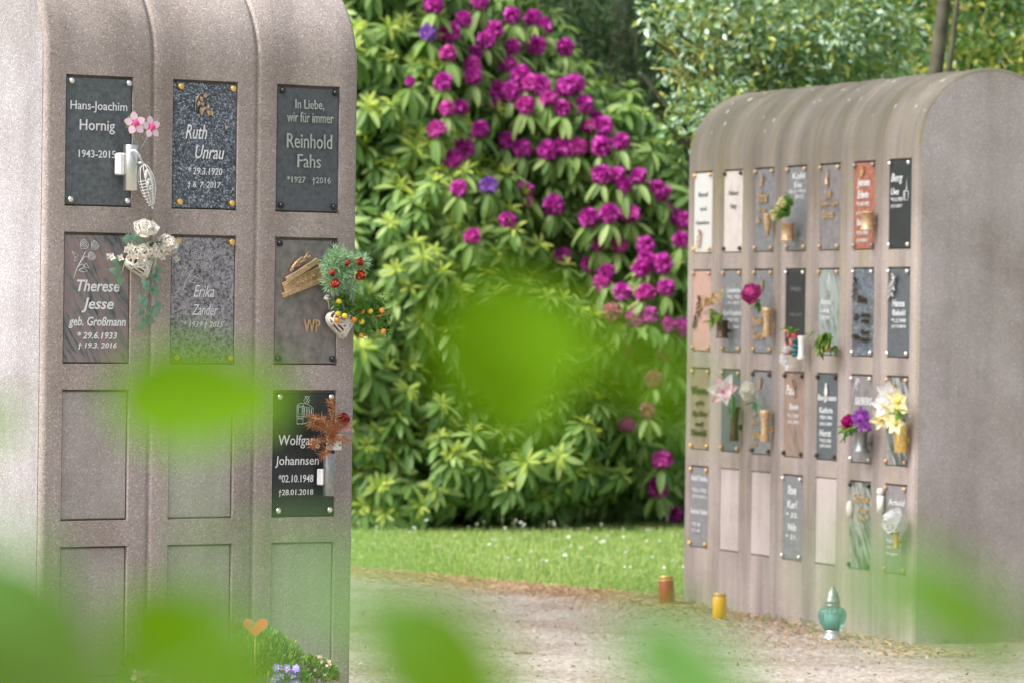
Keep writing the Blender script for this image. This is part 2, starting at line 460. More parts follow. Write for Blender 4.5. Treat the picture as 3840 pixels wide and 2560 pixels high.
def tag(o, label=None, cat=None, group=None, kind=None):
    if label: o['label'] = label
    if cat: o['category'] = cat
    if group: o['group'] = group
    if kind: o['kind'] = kind
    return o
def empty(name, Mx, label, cat, group=None):
    o = bpy.data.objects.new(name, None)
    o.empty_display_size = .05
    COL.objects.link(o)
    o.matrix_world = Mx
    return tag(o, label, cat, group)

def np_mesh(name, V, F, mats, parent=None, midx=None, smooth=True):
    """V (n,3) array, F (m,k) array with equal-sized faces"""
    me = bpy.data.meshes.new(name)
    k = F.shape[1]
    me.vertices.add(len(V)); me.vertices.foreach_set('co', V.astype(np.float32).ravel())
    me.loops.add(F.size); me.loops.foreach_set('vertex_index', F.astype(np.int32).ravel())
    me.polygons.add(len(F)); me.polygons.foreach_set('loop_start', np.arange(0, F.size, k, dtype=np.int32))
    if not isinstance(mats, (list, tuple)): mats = [mats]
    for q in mats: me.materials.append(q)
    if midx is not None: me.polygons.foreach_set('material_index', midx.astype(np.int32))
    me.polygons.foreach_set('use_smooth', np.full(len(F), smooth))
    me.update(calc_edges=True); me.validate()
    o = bpy.data.objects.new(name, me)
    COL.objects.link(o)
    if parent is not None: o.parent = parent
    return o
def leaf_template(L, W, nu=4, fold=.15, bend=.25, tip=.62, blunt=.8):
    """quads; along +x, normal +z; returns V,F"""
    vs = []; fs = []
    for i in range(nu + 1):
        t = i / nu
        w = W / 2 * math.sin(PI * min(1, (t ** tip) * .97 + .015)) ** blunt
        for q in (-1, 0, 1):
            vs.append((L * t, w * q, fold * W * abs(q) * (w / (W / 2)) - bend * L * t * t))
    for i in range(nu):
        for j in (0, 1):
            fs.append((i * 3 + j, i * 3 + j + 1, (i + 1) * 3 + j + 1, (i + 1) * 3 + j))
    return np.array(vs), np.array(fs)
def frames(X, Nn):
    """rotation matrices (n,3,3), columns = x, y, z with x along X, z close to N"""
    X = X / np.linalg.norm(X, axis=1, keepdims=True)
    Z = Nn - X * (Nn * X).sum(1, keepdims=True)
    Z = Z / np.maximum(np.linalg.norm(Z, axis=1, keepdims=True), 1e-6)
    Y = np.cross(Z, X)
    return np.stack([X, Y, Z], axis=2)
def scatter(tV, tF, pos, rotm, sc):
    """copies of a template"""
    n = len(pos)
    if np.ndim(sc) == 1: sc = sc[:, None, None]
    V = np.einsum('nij,vj->nvi', rotm, tV) * sc + pos[:, None, :]
    F = tF[None] + (np.arange(n) * len(tV))[:, None, None]
    return V.reshape(-1, 3), F.reshape(-1, tF.shape[1])
def join(parts):
    """list of (V, F, material index)"""
    Vs, Fs, ms, b = [], [], [], 0
    for V, F, m in parts:
        Vs.append(V); Fs.append(F + b); ms.append(np.full(len(F), m)); b += len(V)
    return np.concatenate(Vs), np.concatenate(Fs), np.concatenate(ms)
def unit(n):
    v = rng.normal(size=(n, 3)); return v / np.linalg.norm(v, axis=1, keepdims=True)

# ------------------------------------------------------------------ the ground
def grass_ground_mat():
    m, ns, ln = mat("lawn_ground")
    o = N(ns, 'ShaderNodeOutputMaterial'); p = N(ns, 'ShaderNodeBsdfPrincipled', Roughness=.9)
    tc = N(ns, 'ShaderNodeTexCoord')
    n = N(ns, 'ShaderNodeTexNoise', Scale=1.4, Detail=8.0, Roughness=.7); ln.new(tc.outputs['Object'], n.inputs['Vector'])
    r = ramp(ns, [(.3, (.055, .12, .02)), (.55, (.11, .20, .035)), (.8, (.18, .24, .06))]); ln.new(n.outputs['Fac'], r.inputs[0])
    ln.new(r.outputs[0], p.inputs['Base Color']); ln.new(p.outputs[0], o.inputs[0])
    return m
def gravel_mat():
    m, ns, ln = mat("sandy_gravel")
    o = N(ns, 'ShaderNodeOutputMaterial'); p = N(ns, 'ShaderNodeBsdfPrincipled', Roughness=.95)
    tc = N(ns, 'ShaderNodeTexCoord'); P = tc.outputs['Object']
    v = N(ns, 'ShaderNodeTexVoronoi', Scale=85.0); ln.new(P, v.inputs['Vector'])
    s = N(ns, 'ShaderNodeSeparateColor'); ln.new(v.outputs['Color'], s.inputs[0])
    r = ramp(ns, [(0, (.15, .125, .10)), (.3, (.30, .26, .215)), (.7, (.39, .345, .295)), (1, (.55, .51, .46))]); ln.new(s.outputs[0], r.inputs[0])
    n = N(ns, 'ShaderNodeTexNoise', Scale=1.3, Detail=7.0, Roughness=.65); ln.new(P, n.inputs['Vector'])
    r2 = ramp(ns, [(.36, (.62, .56, .50)), (.55, (1, 1, 1))]); ln.new(n.outputs['Fac'], r2.inputs[0])
    mx = N(ns, 'ShaderNodeMix', data_type='RGBA', blend_type='MULTIPLY'); mx.inputs[0].default_value = .8
    ln.new(r.outputs[0], mx.inputs[6]); ln.new(r2.outputs[0], mx.inputs[7])
    n3 = N(ns, 'ShaderNodeTexNoise', Scale=3.2, Detail=8.0, Roughness=.75); ln.new(P, n3.inputs['Vector'])
    r3 = ramp(ns, [(.52, (0, 0, 0)), (.64, (1, 1, 1))]); ln.new(n3.outputs['Fac'], r3.inputs[0])
    m3 = N(ns, 'ShaderNodeMath', operation='MULTIPLY'); ln.new(r3.outputs[0], m3.inputs[0]); m3.inputs[1].default_value = .45
    mx2 = N(ns, 'ShaderNodeMix', data_type='RGBA'); ln.new(m3.outputs[0], mx2.inputs[0]); ln.new(mx.outputs[2], mx2.inputs[6])
    mx2.inputs[7].default_value = (.30, .19, .10, 1)
    ln.new(mx2.outputs[2], p.inputs['Base Color'])
    b = N(ns, 'ShaderNodeBump', Strength=.8, Distance=.006); ln.new(v.outputs['Distance'], b.inputs['Height']); ln.new(b.outputs[0], p.inputs['Normal'])
    ln.new(p.outputs[0], o.inputs[0])
    return m
g = MB(); g.add([(-400, -200, 0), (400, -200, 0), (400, 900, 0), (-400, 900, 0)], [(0, 1, 2, 3)], smooth=False)
tag(g.build('ground', grass_ground_mat()), kind='structure')
eL, eR = ground_at(1320, 2140), ground_at(2563, 2252)
edir = (eR - eL).normalized()
def edge_y(x): return eL.y + (x - eL.x) * edir.y / edir.x
g = MB()
top = [(x, edge_y(x) + .10 * math.sin(x * 3.1) + .06 * math.sin(x * 7.7 + 1), .006) for x in np.arange(-9, 9.01, .12)]
g.add([(-9, -6, .006), (9, -6, .006)] + top[::-1], [tuple(range(len(top) + 2))], smooth=False)
tag(g.build('path', gravel_mat()), kind='structure')

# grass blades on the lawn between path and shrubs
n = 110000
gx = rng.uniform(-3.6, 4.0, n); gy = rng.uniform(0, 1, n) ** 1.2
gy = edge_y(gx) - .12 + gy * 9.5
keep = rng.random(n) < 1.0
h = rng.uniform(.018, .045, n)
tv = np.array([(-.5, 0, 0), (.5, 0, 0), (.32, .0, .55), (-.32, 0, .55), (.0, .25, 1.0), (.0, .25, 1.0)])
tf = np.array([(0, 1, 2, 3), (3, 2, 4, 5)])
ang = rng.uniform(0, 2 * PI, n)
c, s_ = np.cos(ang), np.sin(ang)
V = np.empty((n, 6, 3))
for i in range(6):
    x = tv[i, 0] * .006; y = tv[i, 1] * h; z = tv[i, 2] * h
    V[:, i, 0] = gx + c * x - s_ * y; V[:, i, 1] = gy + s_ * x + c * y; V[:, i, 2] = z
V[:, 5, :] += .0008
F = (tf[None] + (np.arange(n) * 6)[:, None, None]).reshape(-1, 4)
gm = leafmat("grass_blade", [(.15, .26, .055), (.26, .40, .10), (.36, .46, .15), (.48, .50, .23)], .55, .35)
o = np_mesh('grass', V.reshape(-1, 3), F, gm, smooth=False)
tag(o, 'short green lawn grass between the gravel path and the rhododendrons', 'grass', kind='stuff')
# daisies dotted over the lawn
mb = MB()
for i in range(210):
    x = random.uniform(-2.2, 2.2); y = edge_y(x) + .3 + 6.2 * random.random() ** .6
    hh = random.uniform(.06, .10); rr = random.uniform(.007, .014)
    mb.tube([(x, y, 0), (x, y, hh)], .0012, 3, 2)
    tl = T(x, y, hh) @ rot('Z', random.uniform(0, 6)) @ rot('X', random.uniform(.2, .9))
    for k in range(8):
        mb.petal(tl @ rot('Z', k * PI / 4), rr, rr * .7, 0, -.1, 0, 2, 1)
    mb.ball(tl @ Vector((0, 0, .001)), rr * .32, 5, 1, (1, 1, .5))
tag(mb.build('daisies', [M_['whitepetal'], M_['yellow'], M_['stem']]), 'tiny white daisies dotted over the lawn', 'daisies', kind='stuff')

# dry needle and straw litter along the lawn edge and the foot of the far wall
def litter(name, pts, L, mats, label, wid=.1):
    n = len(pts)
    tv = np.array([(-.5, -wid / 2, 0), (.5, -wid / 2, 0), (.5, wid / 2, .02), (-.5, wid / 2, 0)]); tf = np.array([(0, 1, 2, 3)])
    X = np.stack([rng.normal(size=n), rng.normal(size=n), rng.normal(size=n) * .12], 1)
    Rm = frames(X, np.tile([0., 0, 1], (n, 1)) + rng.normal(size=(n, 3)) * .2)
    V, F = scatter(tv, tf, pts, Rm, rng.uniform(.5, 1.3, n) * L)
    return tag(np_mesh(name, V, F, mats, smooth=False), label, 'litter', kind='stuff')
n = 22000
x = rng.uniform(-2.5, 3.5, n); y = edge_y(x) + .05 - np.abs(rng.normal(size=n)) * .55
LT = leafmat("dry_litter", [(.38, .21, .10), (.52, .34, .17), (.58, .44, .28), (.32, .21, .13)], .9, .1, tint=(1, 1, 1))
litter('needle_litter', np.stack([x, y, rng.uniform(.010, .028, n)], 1), .05, LT, 'brown dry needle litter along the edge between lawn and gravel')

# ------------------------------------------------------------------ the two urn walls
CW, CH, CPX, CPZ = .2331, .40, .382, .4838     # niche width, height, column and row pitch
ZTOP = EYE + .7190
MARG = .0745
RISE, HALFD, SPR = .35, .365, EYE + .7190 + .06
def wallM(x, y, th):
    return T(x, y, 0) @ rot('Z', th)
ML = wallM(-1.3769, 13.9228, .6131)
MR = wallM(.8911, 22.5064, -1.2195)

def urn_wall(name, Mx, ncol, rows, niches, wmat, emat, label, endr=.02, strip=0.0):
    U0, U1 = -MARG, (ncol - 1) * CPX + CW + MARG
    depth = 2 * HALFD
    # path of the cross-section: (y inward, z), normal (ny, nz)
    path = []
    zs = {0.0, SPR}
    for r in range(rows):
        zt = ZTOP - r * CPZ
        zs |= {zt + .003, zt - CH - .003}
    for z in sorted(zs): path.append((0, z, -1, 0))
    for k in range(1, 24):
        a = PI * k / 24
        path.append((HALFD - HALFD * math.cos(a), SPR + RISE * math.sin(a), -math.cos(a), math.sin(a)))
    path += [(depth, SPR, 1, 0), (depth, 0, 1, 0)]
    us = []
    def add_u(u, o): us.append((u, o))
    for k in range(6):
        a = PI / 2 * k / 5
        add_u(U0 + endr * (1 - math.cos(a)), endr * (1 - math.sin(a)))
    for c in range(ncol):
        if c:
            s = c * CPX - (CPX - CW) / 2
            add_u(s - .016, 0); add_u(s - .007, .0016); add_u(s - .002, .009); add_u(s + .002, .009); add_u(s + .007, .0016); add_u(s + .016, 0)
        if strip:
            add_u(c * CPX - .011, 0); add_u(c * CPX - .006, strip); add_u(c * CPX - .003, strip)
            add_u(c * CPX + CW + .003, strip); add_u(c * CPX + CW + .006, strip); add_u(c * CPX + CW + .011, 0)
        else:
            add_u(c * CPX - .003, 0); add_u(c * CPX + CW + .003, 0)
    for k in range(5, -1, -1):
        a = PI / 2 * k / 5
        add_u(U1 - endr * (1 - math.cos(a)), endr * (1 - math.sin(a)))
    nu, npth = len(us), len(path)
    vs = []
    for (y, z, ny, nz) in path:
        for (u, o) in us:
            zz = z - nz * o
            vs.append((u, y - ny * o, zz))
    fs = []; mb = MB()
    niche_cells = set()
    for (c, r) in niches: niche_cells.add((c, r))
    def cell_niche(i, j):
        if i + 1 >= npth or path[i][0] != 0 or path[i + 1][0] != 0: return None
        zc = (path[i][1] + path[i + 1][1]) / 2; uc = (us[j][0] + us[j + 1][0]) / 2
        for (c, r) in niche_cells:
            if c * CPX < uc < c * CPX + CW and ZTOP - r * CPZ - CH < zc < ZTOP - r * CPZ: return (c, r)
        return None
    for i in range(npth - 1):
        for j in range(nu - 1):
            if cell_niche(i, j) is None:
                fs.append((i * nu + j, i * nu + j + 1, (i + 1) * nu + j + 1, (i + 1) * nu + j))
    mb.add(vs, fs)
    mb.add([], [])
    # end faces
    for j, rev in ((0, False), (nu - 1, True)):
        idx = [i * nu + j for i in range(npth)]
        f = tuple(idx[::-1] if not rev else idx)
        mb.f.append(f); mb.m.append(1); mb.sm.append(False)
    # niches: bevelled recess
    dN = .024
    for (c, r) in niches:
        u0, u1 = c * CPX - .003, c * CPX + CW + .003
        z1, z0 = ZTOP - r * CPZ + .003, ZTOP - r * CPZ - CH - .003
        e = .0025
        ring = lambda i, y: [(u0 + i, y, z0 + i), (u1 - i, y, z0 + i), (u1 - i, y, z1 - i), (u0 + i, y, z1 - i)]
        vv = ring(0, strip) + ring(e * .4, strip + e) + ring(e * .5, dN)
        ff = []
        for k in range(2):
            for q in range(4):
                ff.append((k * 4 + q, k * 4 + (q + 1) % 4, (k + 1) * 4 + (q + 1) % 4, (k + 1) * 4 + q))
        ff.append((8, 9, 10, 11))
        mb.add(vv, ff, 0, False)
    root = empty(name, Mx, label, 'urn wall')
    body = mb.build('wall_body', [wmat, emat], root)
    # gentle smooth shading only on the arc
    return root, body

nL = [(c, r) for c in range(3) for r in range(4)]
nR = [(c, r) for c in range(7) for r in range(4)]
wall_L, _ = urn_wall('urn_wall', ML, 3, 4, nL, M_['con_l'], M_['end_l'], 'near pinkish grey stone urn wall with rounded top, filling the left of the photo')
wall_R, _ = urn_wall('urn_wall', MR, 7, 4, nR, M_['con_r'], M_['end_r'], 'farther weathered stone urn wall with lichen on its barrel top, at the right', strip=.005)

def slab(parent, m, t=.014, name='slab', y=.005, w=CW, h=CH):
    mb = MB()
    mb.box((w / 2, y + t / 2, -h / 2 - (CH - h) / 2 * 0 - .002), (w - .003, t, h - .009), bev=.0015)
    return mb.build(name, m, parent)
def cellM(W, c, r):
    return W @ T(c * CPX, 0, ZTOP - r * CPZ)
# blank covers are cast like the wall
def cover(wall, c, r, m, y):
    mb = MB(); mb.box((c * CPX + CW / 2, y + .007, ZTOP - r * CPZ - CH / 2), (CW - .002, .014, CH - .006), bev=.003)
    return mb.build('niche_cover', m, wall)
for c, r in ((0, 2), (0, 3), (1, 2), (1, 3), (2, 3)): cover(wall_L, c, r, M_['cov_l'], .009)
for c, r in ((1, 3), (2, 3), (4, 3)): cover(wall_R, c, r, M_['cov_r'], .006)

# ------------------------------------------------------------------ lettering
def text_verts(txt, shear=0.0, weight=0.0, extrude=0.0, res=2):
    cu = bpy.data.curves.new('t', 'FONT')
    cu.body = txt; cu.size = 1; cu.shear = shear; cu.offset = weight; cu.extrude = extrude; cu.resolution_u = res
    ob = bpy.data.objects.new('t', cu); COL.objects.link(ob)
    dg = bpy.context.evaluated_depsgraph_get()
    me = bpy.data.meshes.new_from_object(ob.evaluated_get(dg))
    V = [v.co.copy() for v in me.vertices]; F = [tuple(p.vertices) for p in me.polygons]
    bpy.data.objects.remove(ob); bpy.data.curves.remove(cu); bpy.data.meshes.remove(me)
    return V, F
def letters(parent, lines, m, y=.0035, depth=.001, name='lettering', shear=0.0, weight=0.004, serif=False):
    """lines: (text, fx0, fx1, fy0, fy1) in fractions of the niche, y down"""
    for L in lines:
        mb = MB()
        txt, a, b, c, d = L[:5]
        sh = L[5] if len(L) > 5 else shear
        V, F = text_verts(txt, sh, weight, .02)
        x0 = min(v.x for v in V); x1 = max(v.x for v in V); y0 = min(v.y for v in V); y1 = max(v.y for v in V)
        zmax = max(v.z for v in V); zmin = min(v.z for v in V)
        vs = []
        for v in V:
            u = (a + (v.x - x0) / (x1 - x0) * (b - a)) * CW
            z = -(d + (v.y - y0) / (y1 - y0) * (c - d)) * CH
            vs.append((u, y - (v.z - zmin) / max(1e-6, zmax - zmin) * depth, z))
        mb.add(vs, F, 0, False)
        mb.build(name, m, parent)
def strokes(parent, paths, m, y=.003, r=.0008, name='engraving'):
    mb = MB()
    for p in paths:
        mb.tube([(q[0] * CW, y, -q[1] * CH) for q in p], r, 4, 0)
    return mb.build(name, m, parent)
def bolts(parent, m, kind='dome', inset=(.066, .045), s=1.0):
    for fx in (inset[0], 1 - inset[0]):
        for fz in (inset[1], 1 - inset[1]):
            mb = MB()
            Mx = T(fx * CW, .0045, -fz * CH) @ rot('X', PI / 2)
            r = .0095 * s
            if kind == 'dome':
                mb.lathe([(r * .75, 0), (r, .004), (r * .97, .009), (r * .75, .014), (r * .35, .0165), (1e-6, .017)], 14, Mx)
            elif kind == 'cone':
                mb.lathe([(r * .6, 0), (r * .6, .006), (r * 1.05, .007), (r, .013), (r * .45, .016), (1e-6, .018)], 14, Mx)
            else:
                mb.lathe([(r * .85, 0), (r * .85, .010), (r * 1.0, .0102), (r, .0155), (r * .9, .017), (1e-6, .0172)], 14, Mx)
            mb.build('bolt', m, parent)

# small relief and engraving motifs, in niche fractions
def rose_lines(x0, x1, y0, y1):
    def q(a, b): return (x0 + a * (x1 - x0), y0 + b * (y1 - y0))
    out = [[q(.03, 1), q(.16, .72), q(.34, .5), q(.48, .3)], [q(.22, .66), q(.45, .42), q(.66, .46)], [q(.18, .7), q(.35, .62), q(.48, .72)]]
    for cx, cy, rr in ((.42, .12, .16), (.84, .14, .15), (.72, .42, .14)):
        for s in (1, .62, .3):
            out.append([q(cx + rr * s * math.cos(t) * 1.0 * (1 + .15 * math.cos(3 * t)), cy + rr * .75 * s * math.sin(t) * (1 + .15 * math.sin(3 * t))) for t in np.linspace(0, 2 * PI, 12)])
    for cx, cy, dx, dy in ((.08, .42, -.12, -.12), (.40, .78, .18, .03), (.52, .66, .12, .08), (.1, .5, -.08, .06)):
        out.append([q(cx - dx, cy + dy * .2), q(cx, cy - .06), q(cx + dx, cy + dy), q(cx, cy + .05), q(cx - dx, cy + dy * .2)])
    return out
def relief_rose(parent, x0, x1, y0, y1, m, name='rose_relief', leaves=5, y=0.003):
    mb = MB()
    def P(a, b, o=0): return Vector(((x0 + a * (x1 - x0)) * CW, y - o, -(y0 + b * (y1 - y0)) * CH))
    w = (x1 - x0) * CW; hh = (y1 - y0) * CH; s = min(w, hh)
    mb.tube([P(.5, .2, .004), P(.45, .5, .005), P(.3, .8, .004), P(.1, 1, .003)], [.0022, .002, .0018, .0014], 5)
    for k in range(8):
        a = k * 2.4; rr = s * .20 * (1 - k * .07)
        mb.petal(T(P(.52, .17, .004 + k * .0008)) @ rot('X', PI / 2) @ rot('Z', a), rr * 1.3, rr * 1.2, .3, -.35)
    for k in range(leaves):
        t = .35 + .6 * k / leaves
        a = (-.6 if k % 2 else PI + .6)
        mb.petal(T(P(.5 - .4 * t, t, .004)) @ rot('X', PI / 2) @ rot('Z', a), s * .42, s * .24, .2, -.1)
    return mb.build(name, m, parent)

def plaque(W, c, r, m, label, name='memorial_plaque', group='memorial plaques on the urn walls'):
    root = empty(name, cellM(W, c, r), label, 'memorial plaque', group)
    slab(root, m)
    return root

# --- near wall: seven plaques
def fr(P, b):
    """picture box of a word -> fractions of its plaque"""
    xl, yt, xr, yb = P; return ((b[0] - xl) / (xr - xl), (b[2] - xl) / (xr - xl), (b[1] - yt) / (yb - yt), (b[3] - yt) / (yb - yt))
def lines(P, rows): return [(t, *fr(P, b), *rest) for t, b, *rest in rows]

def serif_letters(parent, lns, m):
    """upright letters with small slab serifs"""
    o = letters(parent, lns, m, weight=.006)
    return o

p = plaque(ML, 0, 0, M_['slate'], 'slate grey plaque with engraved white serif lettering, top left of the near wall')
P = (415, 485, 832, 1308)
serif_letters(p, lines(P, [('Hans-Joachim', (442, 645, 802, 718)), ('Hornig', (502, 762, 725, 852)), ('1943-2015', (498, 955, 732, 1003))]), M_['letter'])
bolts(p, M_['chrome'], 'cone')

p = plaque(ML, 1, 0, M_['pearl'], 'blue speckled granite plaque with a golden twig and white script lettering')
P = (1092, 515, 1498, 1320)
letters(p, lines(P, [('Ruth', (1172, 790, 1308, 882), .3), ('Unrau', (1235, 918, 1420, 1005), .3), ('* 29.3.1920', (1190, 1058, 1408, 1105), .15), ('† 6. 7. 2017', (1190, 1148, 1400, 1198), .15)]), M_['letter'])
bolts(p, M_['brass'], 'flat', (.09, .05), 1.0)
mb = MB()      # the golden leaf sprig
def PP(x, y, o=.004): a = fr(P, (x, y, x, y)); return Vector((a[0] * CW, .004 - o, -a[2] * CH))
mb.tube([PP(1228, 690), PP(1232, 640), PP(1250, 600), PP(1275, 593)], [.0012, .0014, .0014, .001], 5)
mb.tube([PP(1245, 640), PP(1270, 670), PP(1300, 695), PP(1325, 730)], .0013, 5)
for x, y, a, s in ((1290, 607, .3, 1), (1262, 628, -1.2, .9), (1272, 660, 2.6, .8), (1265, 705, -1.4, 1.3), (1305, 672, 1.2, .9), (1308, 712, -1.2, 1), (1330, 715, -1.1, 1), (1245, 655, -1.7, .8), (1285, 685, .3, .8)):
    mb.petal(T(PP(x, y, .006)) @ rot('X', PI / 2) @ rot('Z', a) @ T(-.009 * s, 0, 0), .020 * s, .012 * s, .2, .15)
mb.petal(T(PP(1428, 812, .006)) @ rot('X', PI / 2) @ rot('Z', 2.0), .014, .009, .2, .15)
mb.build('golden_twig', M_['bronze'], p)

p = plaque(ML, 2, 0, M_['anth'], 'dark grey plaque with raised silver letters and black bolts, top right of the near wall')
P = (1745, 545, 2135, 1340)
letters(p, lines(P, [('In Liebe,', (1852, 632, 2032, 700)), ('wir für immer', (1800, 712, 2092, 776)), ('Reinhold', (1802, 848, 2085, 940)), ('Fahs', (1870, 978, 2015, 1062)), ('*1927   †2016', (1805, 1118, 2080, 1170))]), M_['alu'], y=-.002, depth=.004, weight=.0)
bolts(p, M_['blackm'], 'dome', (.075, .045), 1.05)

p = plaque(ML, 0, 1, M_['para'], 'red and grey banded stone plaque engraved with a white rose, bold white lettering')
P = (378, 122, 766, 886)
letters(p, lines(P, [('Therese', (455, 398, 705, 468), .25), ('Jesse', (485, 503, 672, 592), .25), ('geb. Großmann', (408, 615, 746, 685), .22), ('* 29.6.1933', (460, 703, 695, 745), .18), ('† 19.3. 2016', (465, 765, 693, 808), .18)]), M_['letter'], weight=.018)
a = fr(P, (430, 165, 580, 392)); strokes(p, rose_lines(*a), M_['letter'], r=.0010, name='rose_engraving')

p = plaque(ML, 1, 1, M_['lgran'], 'light grey speckled granite plaque with thin script and a faint rose engraving')
P = (1010, 142, 1397, 886)
letters(p, lines(P, [('Erika', (1147, 430, 1272, 500), .35), ('Zander', (1140, 543, 1295, 605), .35), ('* 1939 † 2015', (1090, 640, 1330, 685), .3)]), M_['letter'], weight=-.002)
a = fr(P, (1075, 225, 1265, 460)); strokes(p, rose_lines(*a), M_['letter'], r=.0006, name='rose_engraving')
bolts(p, M_['brass'], 'flat', (.08, .045))

p = plaque(ML, 2, 1, M_['ggran'], 'mottled grey-green plaque with two bronze initials and a slanting bronze relief')
P = (1618, 155, 1978, 887)
letters(p, lines(P, [('WP', (1780, 628, 1872, 700))]), M_['bronze'], y=-.004, depth=.006, weight=0, name='initials')
bolts(p, M_['blackm'], 'dome', (.06, .045), 1.1)
mb = MB()
def PP(x, y, o=.0): a = fr(P, (x, y, x, y)); return Vector((a[0] * CW, .003 - o, -a[2] * CH))
def bar(x0, y0, x1, y1, w, t, o=0.0, m=0):
    A, B = PP(x0, y0, o), PP(x1, y1, o); d = B - A; L = d.length
    Mx = T((A + B) / 2) @ rot('Y', -math.atan2(d.z, d.x))
    mb.box((0, 0, 0), (L, t, w), m, None, .0012)
    k = len(mb.v)
    return Mx, L
def slant_bar(x0, y0, x1, y1, w, t, o=0.0):
    A, B = PP(x0, y0, o), PP(x1, y1, o); d = B - A; L = d.length
    Mx = T((A + B) / 2) @ rot('Y', -math.atan2(d.z, d.x))
    q = MB(); q.box((0, 0, 0), (L, t, w), 0, None, .0015)
    mb.add([Mx @ Vector(v) for v in q.v], q.f, 0, False)
slant_bar(1655, 492, 1905, 388, .015, .012, .006)
slant_bar(1668, 455, 1890, 350, .044, .008, .004)
slant_bar(1672, 425, 1862, 318, .004, .013, .006)
slant_bar(1690, 470, 1880, 385, .004, .012, .006)
slant_bar(1678, 402, 1858, 282, .019, .014, .007)
for i in range(9):
    t = i / 8; x = 1712 + 125 * t; y = 432 - 58 * t
    mb.ball(PP(x, y + 4 * math.sin(i * 2), .009), .0045 + .001 * (i % 3), 6, 0, (1.2, .6, .8))
pts = [PP(1700 + 20 * k, 350 - 22 * k - 14 * math.sin(k * 1.3), .007) for k in range(6)]
mb.tube(pts, [.004, .005, .004, .005, .004, .003], 6)
mb.tube([PP(1705, 345, .007), PP(1730, 300, .008), PP(1762, 270, .008), PP(1790, 268, .006)], [.0035, .005, .004, .002], 6)
for k in range(10):
    mb.ball(PP(1702 + 12 * k, 342 - 9 * k + 7 * math.sin(k * 2.1), .009), .0038, 6, 0, (1, .7, 1))
mb.ball(PP(1868, 320, .01), .006, 6); mb.ball(PP(1885, 352, .01), .005, 6); mb.tube([PP(1862, 300, .008), PP(1878, 325, .01), PP(1886, 360, .008)], .004, 6)
mb.build('bronze_relief', M_['bronze'], p)

p = plaque(ML, 2, 2, M_['black'], 'black plaque with a tram engraving behind the dry fir twigs')
P = (630, 898, 769, 1184)
letters(p, lines(P, [('Wolfgang', (643, 998, 737, 1029), .08), ('Johannsen', (636, 1046, 734, 1073), .08), ('*02.10.1948', (644, 1088, 722, 1106), .05), ('†28.01.2018', (644, 1122, 722, 1139), .05)]), M_['letter'], weight=.002)
P = (1618, 1046, 1975, 1775)
def q(x, y): a = fr(P, (x, y, x, y)); return (a[0], a[2])
tr = [[q(1755, 1130), q(1755, 1235)], [q(1755, 1235), q(1790, 1238), q(1845, 1222)], [q(1755, 1130), q(1775, 1118), q(1815, 1122), q(1848, 1145), q(1848, 1222)],
      [q(1790, 1125), q(1790, 1238)], [q(1755, 1192), q(1790, 1195), q(1846, 1185)], [q(1762, 1140), q(1784, 1142), q(1784, 1182), q(1762, 1180), q(1762, 1140)],
      [q(1755, 1132), q(1790, 1136), q(1848, 1148)], [q(1798, 1140), q(1798, 1190)], [q(1808, 1143), q(1808, 1188)], [q(1818, 1145), q(1818, 1188)], [q(1828, 1148), q(1828, 1186)], [q(1838, 1149), q(1838, 1186)],
      [q(1800, 1118), q(1793, 1100), q(1812, 1078), q(1828, 1100), q(1812, 1122)], [q(1798, 1077), q(1826, 1077)], [q(1800, 1078), q(1824, 1118)], [q(1826, 1078), q(1802, 1118)]]
for cx, cy in ((1765, 1205), (1780, 1206)): tr.append([q(cx + 4 * math.cos(t), cy + 5 * math.sin(t)) for t in np.linspace(0, 2 * PI, 9)])
for cx in (1762, 1782, 1805, 1830): tr.append([q(cx + 5 * math.cos(t), 1236 - (cx - 1762) * .12 + 6 * math.sin(t)) for t in np.linspace(0, PI, 6)])
strokes(p, tr, M_['letter'], r=.0007, name='tram_engraving')
bolts(p, M_['chrome'], 'cone', (.085, .05))

# --- far wall: twenty-five plaques
GP = 'memorial plaques on the urn walls'
def far(c, r, m, label, txt=(), tm='letter', shear=.1, weight=.010, bm='bronze', rel=None, relm='bronze', raised=0, eng=None):
    p = plaque(MR, c, r, M_[m], label)
    if txt: letters(p, txt, M_[tm], shear=shear, weight=weight, y=.0035 - raised * .004, depth=.001 + raised * .004)
    if rel: relief_rose(p, *rel, M_[relm])
    if eng: strokes(p, eng, M_['letter'], r=.0016)
    bolts(p, M_[bm], 'dome', (.07, .045), 1.15)
    return p
def dates(x0, x1, ys, ds): return [(d, x0, x1, y, y + .045) for y, d in zip(ys, ds)]
far(0, 0, 'white', 'white granite plaque with grey lettering at the far end of the top row', [('Bernd', .24, .76, .25, .31), ('und', .34, .70, .43, .48), ('Hannelore', .12, .86, .60, .65)], 'dletter', bm='brass', rel=(.28, .60, .70, .94))
far(1, 0, 'blush', 'blush white plaque with two small grey words, black bolts', [('Hubert', .26, .78, .25, .31), ('Petry', .36, .70, .41, .49)], 'dletter', bm='dbronze')
far(2, 0, 'grey', 'blue-grey plaque with bronze letters and a bronze rose, top row beside the blush plaque', [('Ibs', .22, .72, .28, .41), ('Iris', .26, .62, .46, .54), ('&', .15, .38, .58, .66)], 'bronze', raised=1, rel=(.3, .66, .07, .22))
far(3, 0, 'grey', 'grey plaque with white lettering behind the yellow and green bouquet', [('Kohl', .28, .92, .08, .16), ('Eva', .38, .76, .19, .26), ('12.3.1931', .12, .95, .28, .32), ('2012', .40, .85, .34, .385)])
